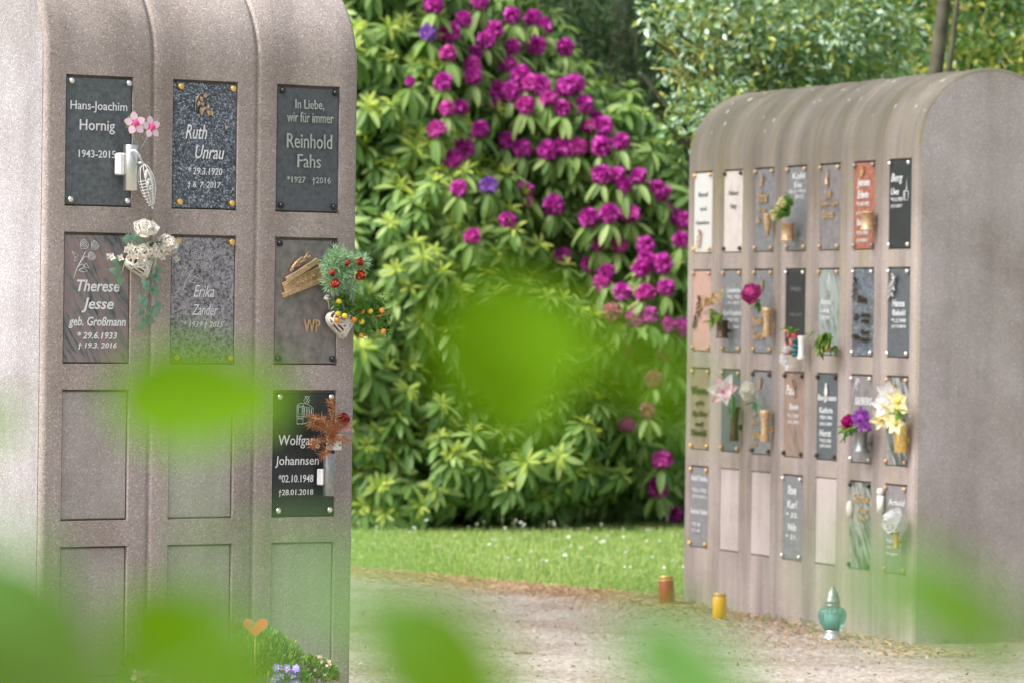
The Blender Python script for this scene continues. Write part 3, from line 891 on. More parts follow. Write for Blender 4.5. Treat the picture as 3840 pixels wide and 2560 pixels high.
p = far(4, 0, 'mauve', 'mauve-grey plaque with a golden candle relief and bronze lettering', [('Elfi', .34, .62, .32, .40), ('Hansen - Lüth', .08, .92, .43, .485), ('Sören', .24, .74, .54, .63)], 'bronze', raised=1)
mb = MB(); mb.lathe([(.010, 0), (.012, .004), (.009, .01), (.009, .03), (1e-6, .031)], 10, T(.10, -.006, -.10)); mb.petal(T(.10, -.004, -.075) @ rot('Y', -1.3) @ rot('X', PI / 2), .05, .024, .3, .1); mb.build('candle_relief', M_['bronze'], p)
far(5, 0, 'red', 'brick red granite plaque with large white lettering behind an empty bronze pot', [('Jensen', .17, .76, .19, .31), ('Edwin', .2, .70, .33, .42)] + dates(.14, .74, (.46, .57), ('*12.03.1922', '† 7.02.2001')) + [('Ilse', .18, .42, .65, .73)] + dates(.16, .70, (.79, .88), ('*17.9.1923', '†17.9.2012')), weight=.014, bm='tin', rel=(.36, .62, .05, .17), relm='straw')
far(6, 0, 'black', 'black plaque with white lettering and an engraved candle, nearest in the top row', [('Berg', .10, .62, .16, .28, .3), ('Uwe', .10, .45, .32, .40, .3)] + dates(.10, .62, (.425, .505), ('*4.12.1950', '†5.4.2017')), bm='chrome', weight=.006,
    eng=[[(.68, .36), (.68, .46), (.88, .46), (.88, .36), (.68, .36)], [(.78, .36), (.80, .30), (.82, .20), (.80, .30), (.78, .36)], [(.74, .36), (.84, .32)], [(.74, .46), (.74, .36)]])
p = far(0, 1, 'pink', 'salmon pink plaque with dark bronze leaf reliefs')
relief_rose(p, .12, .38, .56, .72, M_['dbronze']); relief_rose(p, .3, .62, .30, .58, M_['dbronze'], 'leaf_relief', 6)
far(1, 1, 'grey', 'dark grey plaque with six lines of white lettering behind the withered bouquet', [('Lieselotte', .25, .95, .22, .28)] + dates(.27, .9, (.31, .39), ('*4.5.1923', '†9.1.2013')) + [('Karl-Friedrich', .06, 1.0, .495, .56)] + dates(.28, .88, (.59, .68), ('*8.8.1921', '†6.3.2016')))
far(2, 1, 'grey', 'dark grey plaque with bronze letters behind the hot pink peony', [('Heidi', .05, .55, .56, .67), ('Gerda', .05, .62, .74, .84)], 'bronze', raised=1, rel=(.38, .70, .12, .26))
far(3, 1, 'black', 'glossy black plaque hung with coloured trinkets', [('Hein', .28, .8, .2, .27), ('1938-2015', .25, .85, .52, .56)], 'dletter', bm='chrome')
far(4, 1, 'teal', 'streaked green-grey plaque behind the pot of drooping green leaves', [('Anna', .1, .62, .35, .42), ('Lang', .15, .55, .46, .525), ('1929', .12, .55, .55, .60)], eng=[[(.40, .30), (.42, .15), (.52, .06), (.60, .15), (.62, .30), (.40, .30)], [(.52, .06), (.50, .30)], [(.45, .12), (.55, .28)]])
far(5, 1, 'pearl', 'blue speckled granite plaque with dark bronze lettering in two columns', [('Rita', .32, .72, .31, .40), ('Emma', .50, .86, .50, .56), ('1922', .50, .86, .585, .63), ('Kurt', .50, .86, .70, .755), ('2014', .5, .86, .79, .84), ('*', .12, .34, .52, .6), ('Otto', .08, .44, .75, .81)], 'dbronze', raised=1, bm='chrome', rel=(.08, .34, .08, .36), relm='dbronze')
far(6, 1, 'anth', 'charcoal plaque with a silver rose relief at the near end of the second row', [('Hanna', .24, .78, .36, .44), ('Riebold', .24, .82, .47, .54)] + dates(.20, .84, (.57, .64), ('*1.2.1940', '†17.9.2014')), bm='chrome', rel=(.08, .72, .06, .34), relm='alu')
far(0, 2, 'brown', 'brown banded plaque with olive lettering at the far end of the third row', [('Werner', .04, .98, .22, .32), ('geb.', .30, .76, .39, .46), ('Else Thun', .14, .90, .52, .59), ('und', .30, .70, .65, .71), ('Heinrich', .10, .88, .75, .83)], 'dbronze', raised=1, bm='brass')
far(1, 2, 'dblue', 'blue-grey plaque behind the dark bronze vase with the pink lily')
far(2, 2, 'grey', 'light blue-grey plaque with bronze letters behind the white rose', [('*', .12, .3, .5, .55), ('30.3.', .06, .42, .59, .64), ('Ella', .12, .58, .72, .81), ('2.9.', .08, .38, .86, .91)], 'bronze', raised=1, bm='dbronze', rel=(.34, .66, .07, .22))
p = far(3, 2, 'brown', 'reddish brown plaque with white script and a golden flame relief', [('Paul', .12, .55, .15, .27, .3), ('Stein', .28, .74, .37, .44)] + dates(.20, .78, (.49, .57), ('*11.7.1927', '†14.1.2015')), bm='dbronze')
mb = MB(); mb.petal(T(.135, -.004, -.085) @ rot('Y', -PI / 2) @ rot('X', PI / 2), .05, .032, .4, 0); mb.tube([(.135, .003, -.125), (.137, -.004, -.085)], .004, 6); mb.build('flame_relief', M_['bronze'], p)
p = far(4, 2, 'dblue', 'dark slate plaque with a white figure above eight lines of white lettering', [('Bergmann', .06, .95, .245, .335), ('Kathrin', .14, .78, .39, .46)] + dates(.16, .76, (.485, .565), ('*28.9.1934', '†20.3.2009')) + [('Horst', .16, .72, .65, .73)] + dates(.18, .72, (.755, .82), ('*19.3.1930', '†20.9.2015')), bm='dbronze', weight=.014)
mb = MB(); mb.lathe([(.002, -.040), (.012, -.036), (.017, -.02), (.012, .0), (.006, .010), (.009, .018), (.004, .026), (1e-6, .027)], 10, T(.115, -.002, -.07) @ Matrix.Diagonal((1, .3, 1, 1))); mb.build('white_figure', M_['letter'], p)
far(5, 2, 'mauve', 'grey plaque with engraved white rose branch and capital letters, behind the purple flowers', [('SIEBERS', .20, .98, .255, .34)], bm='chrome', weight=.006, eng=[[(.08, .34), (.10, .22), (.16, .14), (.26, .09), (.38, .055)], [(.16, .14), (.28, .15), (.32, .17)], [(.10, .2), (.2, .1), (.3, .09), (.36, .04)], [(.22, .06), (.32, .05), (.40, .09), (.30, .13), (.22, .06)]])
far(6, 2, 'dgreen', 'dark plaque with pale veins behind the cream and white daffodils', rel=(.22, .66, .08, .24), bm='bronze')
far(0, 3, 'grey', 'grey plaque with brass bolts, lowest at the far end, two blocks of white lettering', [('Adolf Hanke', .05, .95, .11, .18), ('*3.5.1922', .12, .9, .27, .315), ('†9.9.2011', .12, .9, .355, .40), ('Gertrud Hanke', .05, .96, .52, .59), ('*7.4.', .1, .6, .695, .74), ('†1.6.', .1, .6, .775, .82)], bm='brass', weight=.004)
far(3, 3, 'grey', 'grey plaque between two blank covers in the lowest row', [('Ilse', .28, .70, .12, .23), ('Karl', .26, .74, .30, .39), ('* 22.', .2, .80, .44, .50), ('Nils', .3, .72, .57, .655), ('* 21.', .2, .76, .70, .755)], bm='chrome')
p = far(5, 3, 'dgreen', 'dark veined plaque with raised bronze lettering and a small pale oval candle', [('Schmidt', .25, .96, .145, .235), ('Peter', .48, .92, .29, .36), ('1941', .44, .92, .405, .45)], 'bronze', raised=1, bm='blackm')
mb = MB(); mb.ball((.036, -.012, -.128), .037, 10, 0, (.42, .42, 1)); mb.ball((.038, -.012, -.160), .010, 6, 1, (.8, .8, 1)); mb.build('oval_candle', [M_['rosewhite'], M_['pinkpetal']], p)
p = far(6, 3, 'mauve', 'grey-mauve plaque at the near lower corner with a white candle beside its lettering', [('Arnold', .18, .90, .165, .235)] + dates(.10, .62, (.62, .69, .76), ('*5.8.1930', '†10.1.2016', 'Inge')), bm='bronze', weight=.002)
mb = MB(); mb.tube([(-.002, -.016, -.132), (-.002, -.016, -.055)], [.016, .016], 12); mb.ball((-.002, -.018, -.036), .017, 8); mb.build('white_candle', M_['white_p'], p)

# ------------------------------------------------------------------ vases and flowers on the walls
def onwall(Mw, px, py, out):
    """point of the wall plane (moved out by 'out') seen at a picture position, in wall coordinates"""
    Mi = Mw.inverted(); o = Mi @ Vector((0, 0, EYE)); d = Mi.to_3x3() @ ray(px, py)
    t = (-out - o.y) / d.y
    return o + d * t
def wempty(name, Mw, px, py, out, label, cat, group=None, tilt=None):
    v = onwall(Mw, px, py, out)
    m = Mw @ T(v)
    if tilt is not None: m = m @ tilt
    return empty(name, m, label, cat, group)
def lmat(r, L, tp=.85, lip=.1):
    return [(r * tp, 0), (r * .9, L * .03), (r, L * .95), (r * (1 + lip), L * .97), (r * (1 + lip), L), (r * .8, L), (r * .75, L * .7), (1e-6, L * .7)]
VG = 'small vases fixed to the plaques'
def vase(Mw, px, py, out, L, r, m, label, shape='cyl', group=VG, back=None):
    """px, py: middle of the vase's foot"""
    out = r + .012
    o = wempty('wall_vase', Mw, px, py, out, label, 'vase', group)
    mb = MB()
    if shape == 'cyl': prof = [(r * .96, 0), (r, L * .01), (r, L * .99), (r * .97, L), (r * .86, L), (r * .84, L * .6), (1e-6, L * .6)]
    elif shape == 'pot': prof = [(r * .92, 0), (r * 1.04, L * .03), (r * 1.04, L * .08), (r * .88, L * .12), (r * .88, L * .90), (r * 1.06, L * .93), (r * 1.06, L), (r * .85, L), (r * .82, L * .6), (1e-6, L * .6)]
    elif shape == 'waist': prof = [(r * .75, 0), (r * .8, L * .02), (r * .62, L * .3), (r * .60, L * .55), (r * .85, L * .88), (r, L), (r * .85, L), (r * .55, L * .7), (1e-6, L * .7)]
    elif shape == 'cone': prof = [(r * .30, 0), (r * .42, L * .02), (r * .62, L * .4), (r * .9, L * .85), (r, L * .95), (r * .95, L), (r * .8, L), (r * .6, L * .7), (1e-6, L * .7)]
    elif shape == 'bell': prof = [(r * 1.1, 0), (r * 1.15, L * .03), (r * .80, L * .18), (r * .72, L * .5), (r * .80, L * .9), (r * 1.0, L * .96), (r, L), (r * .8, L), (r * .6, L * .7), (1e-6, L * .7)]
    elif shape == 'drip': prof = [(r * .78, 0), (r * .84, L * .04), (r * .60, L * .2), (r * .62, L * .9), (r, L), (r * .8, L), (r * .5, L * .8), (1e-6, L * .8)]
    mb.lathe(prof, 24)
    mb.build('vase_body', m, o)
    bk = MB(); b = out - .004
    bk.box((0, r + .002, L * .4), (r * .7, .014, L * .16), bev=.001)
    bk.build('bracket', back or m, o)
    return o

def rose(mb, c, r, m=0, n=22, d=(0, -1, .3), open_=1.0):
    """overlapping cupped petals closing to a ball"""
    A = T(c) @ aim(d); n = int(n * 1.15)
    for k in range(n):
        t = (k / n) ** .8
        tilt = (.05 + .95 * t) * open_ + random.uniform(-.08, .08)
        q = A @ rot('Z', k * 2.4) @ T(r * .34 * t, 0, -r * (.20 + .35 * t)) @ rot('Y', -(PI / 2 - tilt))
        mb.petal(q, r * (.95 + .12 * random.random()), r * (.75 + .75 * t), .22, -.38 + .55 * t * t, m, 4, 2, 1.35)
def daisyf(mb, c, r, d, m=0, mc=1, n=6, w=.62, cup=-.12):
    r = r * 1.25
    A = T(c) @ aim(d, random.uniform(0, 6))
    for k in range(n):
        mb.petal(A @ rot('Z', 2 * PI * k / n), r, r * w, .18, cup, m, 3, 1)
    mb.ball(A @ Vector((0, 0, r * .08)), r * .24, 6, mc)
def leafs(mb, c, n, L, W, m=0, base=(0, -1, 0), spread=1.2, droop=.4):
    b = Vector(base).normalized()
    for k in range(n):
        d = (b + rdir() * spread).normalized()
        X = d; Z = Vector((0, 0, 1)) - X * X.z
        if Z.length < .1: Z = X.orthogonal()
        Z.normalize(); Y = Z.cross(X)
        q = Matrix((X, Y, Z)).transposed().to_4x4()
        s = random.uniform(.7, 1.15)
        mb.petal(T(c) @ q, L * s, W * s, .2, droop, m, 4, 1)

# 1 steel tube vase with two wooden blossoms and a wicker drop
va = vase(ML, 489, 716, .055, .142, .0235, M_['steel'], 'steel tube vase fixed to the slate plaque at the upper left', 'cyl', back=M_['white_p'])
mb = MB(); mb.box((-.031, .014, .082), (.020, .034, .068), bev=.004); mb.build('clip', M_['white_p'], va)
FG = 'pink wooden blossoms on wire stems'
for (px, py, s, lb, bx) in ((507, 463, 1.0, 'left pink wooden blossom on a wire stem in the steel vase', 513), (568, 478, .95, 'right pink wooden blossom on a wire stem in the steel vase', 521)):
    o = wempty('wooden_flower', ML, px, py, .075, lb, 'artificial flower', FG)
    v0 = onwall(ML, px, py, .075); v1 = onwall(ML, bx, 572, .055)
    mb = MB(); mb.tube([(0, .004, 0), (0, .012, -.02), (v1 - v0)], .0017, 6); mb.build('stem', M_['gwire'], o)
    A = aim((.15 if s < 1 else -.05, -1, .15))
    for k in range(5):
        mb = MB()
        q = A @ rot('Z', PI / 2 + .1 * s + 2 * PI * k / 5) @ T(.010, 0, 0)
        for dz, fl in ((0, 1), (-.004, -1)):
            mb.petal(q @ T(0, 0, dz), .027 * s, .025 * s, .0, -.04, 0, 8, 3, .8)
        mb.build('petal', M_['pinkwood'], o)
    mb = MB()
    for k in range(22):
        a = k * 2.4; rr = .0095 * math.sqrt(k / 22)
        mb.ball(A @ Vector((rr * math.cos(a), rr * math.sin(a), .004 + .004 * (1 - k / 22))), .0032, 5)
    mb.build('bead_centre', M_['berrypink'], o)
    mb = MB()
    for k in range(5):
        mb.petal(A @ rot('Z', PI / 2 + .7 + 2 * PI * k / 5) @ T(.016, 0, -.006), .016, .012, 0, .1)
    mb.build('sepal', M_['gleaf'], o)
o = wempty('wicker_ornament', ML, 538, 548 + 8, .06, 'white wicker drop ornament hanging beside the steel vase', 'ornament')
o0 = onwall(ML, 538, 556, .06)
def LP(px, py, out=.06): return onwall(ML, px, py, out) - o0
mb = MB(); mb.tube([LP(486, 566, .075), LP(505, 566, .085), LP(520, 580, .085), LP(532, 606, .075)], [.0035, .0045, .0045, .003], 6); mb.build('ribbon', M_['wire'], o)
mb = MB()
top_, bot = LP(536, 612), LP(572, 780)
axis = (bot - top_); 
for k in range(9):
    a = 2 * PI * k / 9
    pts = []
    for i in range(11):
        t = i / 10; w = .026 * math.sin(PI * t ** .8) ** .8
        pts.append(top_ + axis * t + Vector((w * math.cos(a), w * math.sin(a) * .8, w * math.cos(a) * .25)))
    mb.tube(pts, .0013, 4)
for i in range(9):
    t = .35 + .6 * i / 9; w = .025 * math.sin(PI * t ** .8) ** .8
    mb.tube([top_ + axis * t + Vector((w * math.cos(b), w * .8 * math.sin(b), .006 * math.cos(b * 1) - .004)) for b in np.linspace(0, 2 * PI, 13)], .0011, 4)
mb.petal(T(top_ + axis * .1 + Vector((.006, -.006, 0))) @ rot('Y', 1.15) @ rot('X', 1.3), .075, .016, .3, .1)
mb.ball(bot, .0045, 6); mb.tube([LP(520, 612), LP(536, 610)], .004, 6)
for k in range(5): mb.ball(top_ + axis * (.2 + .09 * k) + Vector((.003 * (-1) ** k, -.006, 0)), .006, 6, 0, (1, 1, 1.4))
mb.build('wicker_drop', M_['wire'], o)

# 2 heart-shaped openwork baskets
def heart_pts(s, n=26):
    out = []
    for k in range(n):
        t = 2 * PI * k / n
        out.append((s * .8 * math.sin(t) ** 3, s * (.72 * math.cos(t) - .28 * math.cos(2 * t) - .09 * math.cos(3 * t) - .03 * math.cos(4 * t))))
    return out
def heart_basket(px, py, s, label, lean=0.0):
    o = wempty('heart_basket', ML, px, py, .035, label, 'basket', 'cream heart shaped openwork baskets', rot('Y', lean))
    mb = MB(); n = 26
    rings = []
    for sc, dy in ((1.0, .02), (1.0, -.004), (.86, -.022), (.60, -.034), (.30, -.038)):
        rings.append([(x * sc, dy, z * sc) for x, z in heart_pts(s, n)])
    vs = [v for r_ in rings for v in r_] + [(0, -.039, 0)]
    mb.add(vs, [(i * n + k, i * n + (k + 1) % n, (i + 1) * n + (k + 1) % n, (i + 1) * n + k) for i in (0,) for k in range(n)])
    mb.add([(v[0] * .97, v[1] + .003, v[2] * .97) for v in vs], [(i * n + k, i * n + (k + 1) % n, (i + 1) * n + (k + 1) % n, (i + 1) * n + k) for i in range(4) for k in range(n)] + [(4 * n + k, 4 * n + (k + 1) % n, 5 * n) for k in range(n)], 1)
    # openwork bars
    for r_ in rings[1:4]: mb.tube([Vector(v) for v in r_ + [r_[0]]], .0042, 6)
    for k in range(0, n, 2):
        off = (1 if (k // 2) % 2 else -1)
        mb.tube([Vector(rings[1][k]), Vector(rings[2][(k + off) % n]), Vector(rings[3][k]), Vector((0, -.041, -s * .1))], [.0045, .005, .0045, .004], 6)
    mb.build('heart_shell', [M_['plaster'], M_['soil']], o)
    return o
heart_basket(525, 990, .052, 'cream openwork heart basket holding white roses and ivy', -.35)
heart_basket(1278, 1208, .056, 'cream openwork heart basket holding orange berries', -.12)
c0 = (528, 900)
RG = 'white roses in the heart basket'
for px, py, rr, lb, dd in ((545, 862, .042, 'upper cream white rose in the heart basket', (-.3, -.8, .7)), (628, 922, .040, 'lower right cream white rose in the heart basket', (.1, -.9, .2))):
    o = wempty('rose', ML, px, py, .075, lb, 'rose', RG)
    mb = MB(); rose(mb, (0, 0, 0), rr, 0, 20, dd, .8); mb.build('petals', M_['rosewhite'], o)
    v1 = onwall(ML, 535, 960, .04) - onwall(ML, px, py, .075)
    mb = MB(); mb.tube([(0, .01, -rr * .5), v1 * .5 + Vector((0, -.01, 0)), v1], .0025, 5); mb.build('stem', M_['stem'], o)
o = wempty('hydrangea', ML, 545, 938, .08, 'cluster of small cream hydrangea florets between the white roses', 'hydrangea')
mb = MB()
for k in range(60):
    px = random.gauss(548, 42); py = 940 + random.gauss(0, 15) + abs(px - 548) * .12
    c = onwall(ML, px, py, .055 + random.random() * .04) - onwall(ML, 545, 938, .08)
    daisyf(mb, c, .0105, (random.uniform(-.5, .5), -1, random.uniform(-.4, .6)), 0, 1, 4, .9)
mb.build('florets', [M_['rosewhite'], M_['straw']], o)
mb = MB()
for k in range(14):
    c = onwall(ML, random.gauss(540, 30), 945 + random.gauss(0, 12), .05) - onwall(ML, 545, 938, .08)
    leafs(mb, c, 2, .04, .028, 0, (0, -.6, .2))
mb.build('leaves', M_['ivy'], o)
def ivy_leaf(mb, Mx, s, m=0):
    pts = [(0, 0), (-.30, -.32), (-.10, -.42), (.18, -.40), (.28, -.22), (.62, -.24), (.50, -.06), (1, 0), (.50, .06), (.62, .24), (.28, .22), (.18, .40), (-.10, .42), (-.30, .32)]
    vs = [Mx @ Vector((x * s, y * s, -.12 * s * x * x - .1 * s * abs(y))) for x, y in pts] + [Mx @ Vector((.25 * s, 0, .06 * s))]
    n_ = len(pts)
    mb.add(vs, [(k, (k + 1) % n_, n_) for k in range(n_)], m)
def ivy(px, py, trail, label, leaves):
    o = wempty('ivy_trail', ML, px, py, .05, label, 'ivy', 'ivy trails hanging from the heart basket')
    b = onwall(ML, px, py, .05)
    L = lambda x, y, q=.05: onwall(ML, x, y, q) - b
    mb = MB(); mb.tube([L(x, y) for x, y in trail], .0018, 5); mb.build('stem', M_['stem'], o)
    for k, (x, y, a, s) in enumerate(leaves):
        mb = MB()
        ivy_leaf(mb, T(L(x, y, .058 + .012 * (k % 3))) @ rot('X', PI / 2 + random.uniform(-.35, .35)) @ rot('Z', a) @ rot('Y', random.uniform(-.3, .5)), s)
        mb.build('leaf', M_['ivy'], o)
ivy(560, 990, [(560, 960), (562, 1020), (552, 1060), (545, 1120), (548, 1170), (552, 1225)], 'long ivy trail hanging below the white roses',
    [(578, 1030, -1.2, .042), (590, 1040, -.6, .030), (548, 1058, -1.9, .038), (572, 1078, -1.0, .042), (578, 1092, -.6, .036), (534, 1118, -1.9, .036), (545, 1135, -1.2, .034), (584, 1140, -.4, .036), (592, 1152, -1.2, .030), (530, 1165, -2.3, .034), (566, 1168, -.9, .036), (577, 1175, -.5, .030), (545, 1198, -1.6, .030), (566, 1202, -.4, .026), (535, 1215, -1.7, .034), (590, 1015, .2, .028)])
ivy(470, 985, [(470, 975), (462, 1010), (450, 1040), (452, 1060)], 'short ivy sprig at the left of the heart basket',
    [(440, 980, 2.6, .030), (446, 1000, -2.4, .028), (430, 1018, 2.9, .030), (445, 1030, -1.9, .028), (452, 1050, -1.6, .034), (488, 900, 2.2, .036), (500, 925, -2.0, .036), (480, 905, 2.9, .030), (515, 895, 1.6, .034)])

# 3 soft green ball with red blossoms, and orange berry sprays
o = wempty('fir_ball', ML, 1285, 1010, .06, 'fluffy green fir ball with red blossoms fixed at the far corner', 'bouquet')
n = 5200
cen = np.array([onwall(ML, x, y, .075) - onwall(ML, 1285, 1010, .06) for x, y in ((1265, 965), (1310, 985), (1240, 1000), (1270, 1040), (1310, 1075), (1290, 1010), (1250, 1060), (1345, 985))])
which = rng.integers(0, len(cen), n)
d = unit(n); pos = cen[which] + d * rng.uniform(.004, .032, n)[:, None]
tv, tf = leaf_template(1, .10, 2, 0, .15)
V, F = scatter(tv, tf, pos, frames(d + rng.normal(size=(n, 3)) * .35, unit(n)), rng.uniform(.012, .026, n))
np_mesh('needles', V, F, M_['fir'], o)
b0 = onwall(ML, 1285, 1010, .06)
for px, py, s in ((1243, 1025, .014), (1256, 1065, .018), (1302, 985, .013), (1348, 982, .017), (1352, 1035, .020)):
    mb = MB(); rose(mb, onwall(ML, px, py, .105) - b0, s, 0, 12, (random.uniform(-.3, .5), -1, random.uniform(-.2, .5)), .9)
    mb.build('red_blossom', M_['redp'], o)
BG = 'orange berry sprays in the right heart basket'
def berries(px, py, lb, stems, bs, ext, nl):
    o = wempty('berry_spray', ML, px, py, .06, lb, 'berry spray', BG)
    b = onwall(ML, px, py, .06); L = lambda x, y, q=.06: onwall(ML, x, y, q) - b
    mb = MB()
    for st in stems: mb.tube([L(*s) for s in st], .0014, 5)
    mb.build('stems', M_['stem'], o)
    for k, (x, y, c) in enumerate(bs):
        mb = MB(); mb.ball(L(x, y, .075 + .01 * (k % 3)), .0095, 10, 0, (1, 1, .95)); mb.ball(L(x, y, .075 + .01 * (k % 3)) + Vector((0, -.006, -.003)), .002, 5, 1)
        mb.build('berry', [M_['orange'] if c else M_['yellowb'], M_['soil']], o)
    mb = MB()
    for k in range(nl):
        x, y, rr = random.choice(ext); c = L(x + random.gauss(0, rr), y + random.gauss(0, rr * .8), random.uniform(.045, .085))
        leafs(mb, c, 3, .022, .011, 0, (0, -.5, .3), 1.1, .2)
    mb.build('leaves', M_['gleaf'], o)
berries(1275, 1160, 'berry spray with yellow berries rising from the right heart basket', [[(1278, 1190), (1272, 1150), (1285, 1120)], [(1278, 1190), (1300, 1160), (1318, 1165)]],
        [(1271, 1131, 0), (1267, 1177, 0), (1292, 1185, 0), (1264, 1200, 1), (1328, 1198, 1)], [(1282, 1115, 10), (1270, 1160, 16), (1300, 1170, 14), (1290, 1140, 12), (1325, 1180, 12)], 60)
berries(1370, 1170, 'berry spray with orange berries leaning out past the wall corner', [[(1285, 1190), (1340, 1165), (1390, 1150), (1405, 1120)], [(1340, 1168), (1370, 1200), (1378, 1215)], [(1385, 1155), (1425, 1200), (1432, 1235)]],
        [(1357, 1168, 1), (1388, 1168, 0), (1431, 1164, 1), (1421, 1184, 1), (1356, 1206, 0), (1437, 1243, 1), (1356, 1258, 1)], [(1345, 1160, 14), (1400, 1150, 14), (1425, 1135, 12), (1430, 1190, 14), (1380, 1180, 16), (1430, 1230, 12), (1370, 1240, 14), (1410, 1170, 14)], 95)
o = wempty('dried_thistle', ML, 1228, 1118, .06, 'small dried white thistle head above the right heart basket', 'thistle')
mb = MB(); mb.tube([(0, 0, 0), (.012, .01, -.02), (.02, .02, -.035)], .0014, 5)
for k in range(40): dd = rdir(); mb.tube([(0, 0, 0), dd * .012], [.0012, .0006], 3)
mb.build('thistle_head', M_['rosewhite'], o)

# 4 tall steel tube with dry fir twigs, red blossom and little white lantern
va = vase(ML, 1232, 1858, .05, .135, .0185, M_['tin'], 'narrow grey tube vase on the black plaque, dry twigs in it', 'cyl', back=M_['white_p'])
mb = MB(); mb.box((-.024, .012, .060), (.010, .03, .052), bev=.003); mb.build('clip', M_['white_p'], va)
o = wempty('dry_fir_bunch', ML, 1240, 1640, .05, 'bunch of dried rusty orange fir twigs in the narrow tube vase', 'dry twigs')
b = onwall(ML, 1240, 1640, .05); L = lambda x, y, q=.06: onwall(ML, x, y, q) - b
tw = [[(1240, 1660), (1235, 1600), (1205, 1570), (1160, 1560)], [(1240, 1660), (1230, 1620), (1190, 1595), (1165, 1590)], [(1240, 1650), (1245, 1580), (1250, 1540), (1240, 1500)], [(1240, 1660), (1215, 1650), (1185, 1650), (1175, 1670)],
      [(1245, 1650), (1265, 1600), (1280, 1590), (1300, 1595)], [(1240, 1640), (1225, 1600), (1210, 1575)], [(1245, 1640), (1255, 1600), (1262, 1560)], [(1245, 1650), (1270, 1640), (1300, 1650)], [(1235, 1665), (1222, 1690), (1210, 1702)]]
mb = MB(); pos = []; X = []
for t in tw:
    pts = [L(x, y, .055 + random.uniform(0, .03)) for x, y in t]
    mb.tube(pts, [.0022] * (len(pts) - 1) + [.001], 5)
    for i in range(len(pts) - 1):
        for k in range(75):
            f = random.random(); q = pts[i].lerp(pts[i + 1], f); dd = (pts[i + 1] - pts[i]).normalized()
            pos.append(q); X.append(dd * .7 + rdir())
mb.build('twig', M_['straw'], o)
pos = np.array(pos); X = np.array(X)
tv, tf = leaf_template(1, .09, 2, 0, .15)
V, F = scatter(tv, tf, pos, frames(X, unit(len(X))), rng.uniform(.014, .030, len(pos)))
np_mesh('needles', V, F, M_['rust'], o)
o = wempty('dried_rose', ML, 1288, 1570, .07, 'dark red dried blossom among the rusty twigs', 'dried flower')
mb = MB(); rose(mb, (0, 0, 0), .024, 0, 16, (.2, -1, .4), .9); mb.tube([(0, .01, -.01), (-.02, .015, -.06)], .002, 5, 1)
for k in range(8): mb.petal(T(.004, -.01, -.02) @ rot('X', PI / 2) @ rot('Z', -PI / 2 + random.uniform(-1, 1)), .024, .012, .2, .2, 2)
mb.build('petals', [M_['darkred'], M_['stem'], M_['pinkpetal']], o)
o = wempty('white_box', ML, 1252, 1655, .05, 'small white box tied on top of the narrow tube vase', 'box')
mb = MB(); mb.box((0, 0, 0), (.040, .034, .052), 0, rot('Z', .35), .002); mb.build('box_body', M_['white_p'], o)
mb = MB()
for z in (.010, -.010): mb.ball((.011, -.0195, z), .004, 6, 0, (1, .3, 1))
mb.build('holes', M_['straw'], o)

# 5 plants at the foot of the near wall
def tub(px, py_top, Y, r, hgt, label):
    g0 = at(px, py_top, Y); o = empty('plant_pot', T(g0.x, g0.y, 0), label, 'plant pot', 'terracotta pots at the foot of the near wall')
    mb = MB(); mb.lathe([(r * .7, 0), (r * .72, .01), (r * .98, hgt * .82), (r * 1.08, hgt * .83), (r * 1.08, hgt), (r * .95, hgt), (r * .93, hgt * .85), (1e-6, hgt * .85)], 24)
    mb.build('pot_body', plain('terracotta', (.36, .15, .08), .8, noise=.2, nscale=20), o)
    mb = MB(); mb.lathe([(r * .92, hgt * .86), (1e-6, hgt * .88)], 20); mb.build('soil', M_['soil'], o)
    return g0
def bushlet(name, px, py, Y, rx, rz, n, L, W, mt, label, base_z, up_=.9, cat='plant', group=None, flower=None):
    g0 = at(px, py, Y); o = empty(name, T(g0.x, g0.y, base_z), label, cat, group)
    hc = g0.z - base_z
    d = unit(n); d[:, 2] = np.abs(d[:, 2])
    q = d * (rng.uniform(.55, 1.0, n) ** .6)[:, None]
    pos = np.stack([q[:, 0] * rx, q[:, 1] * rx * .8, q[:, 2] * rz + hc - rz * .3], 1)
    wob = 1 + .25 * np.sin(pos[:, 0] * 40) * np.cos(pos[:, 2] * 33)
    pos[:, :2] *= wob[:, None]
    X = d * .7 + np.array([0, 0, up_]) + rng.normal(size=(n, 3)) * .35
    tv, tf = leaf_template(1, W / L, 3, .12, .15)
    V, F = scatter(tv, tf, pos, frames(X, unit(n) + [0, 0, .5]), rng.uniform(.7, 1.2, n) * L)
    np_mesh('foliage', V, F, mt, o)
    mb = MB()
    for k in range(26):
        i = rng.integers(0, n); e = Vector(pos[i]); mb.tube([(e.x * .15, e.y * .15, 0), (e.x * .5, e.y * .5, e.z * .5), e], [.003, .002, .001], 4)
    mb.build('stems', M_['stem'], o)
    if flower:
        fm, cnt, fs_, box = flower
        mb = MB()
        for k in range(cnt):
            x = random.uniform(*box[0]); y = random.uniform(*box[1])
            c = at(x, y, Y - rx * .7 + random.uniform(-.02, .02)) - Vector((g0.x, g0.y, base_z))
            daisyf(mb, c, fs_, (random.uniform(-.5, .5), -1, random.uniform(0, 1)), 0, 1, 5, .8)
        mb.build('blossoms', [fm, M_['yellow']], o)
    return o
YL = 13.75
tub(985, 2500, YL, .17, .16, 'terracotta pot with the bushy green plant, mostly below the picture edge')
bushlet('potted_plant', 985, 2485, YL, .12, .14, 4200, .020, .0075, M_['box'], 'bushy bright green potted plant below the orange heart pick', .13, 1.0)
tub(1150, 2500, 13.85, .13, .15, 'terracotta pot with the heath plant nearest the wall corner')
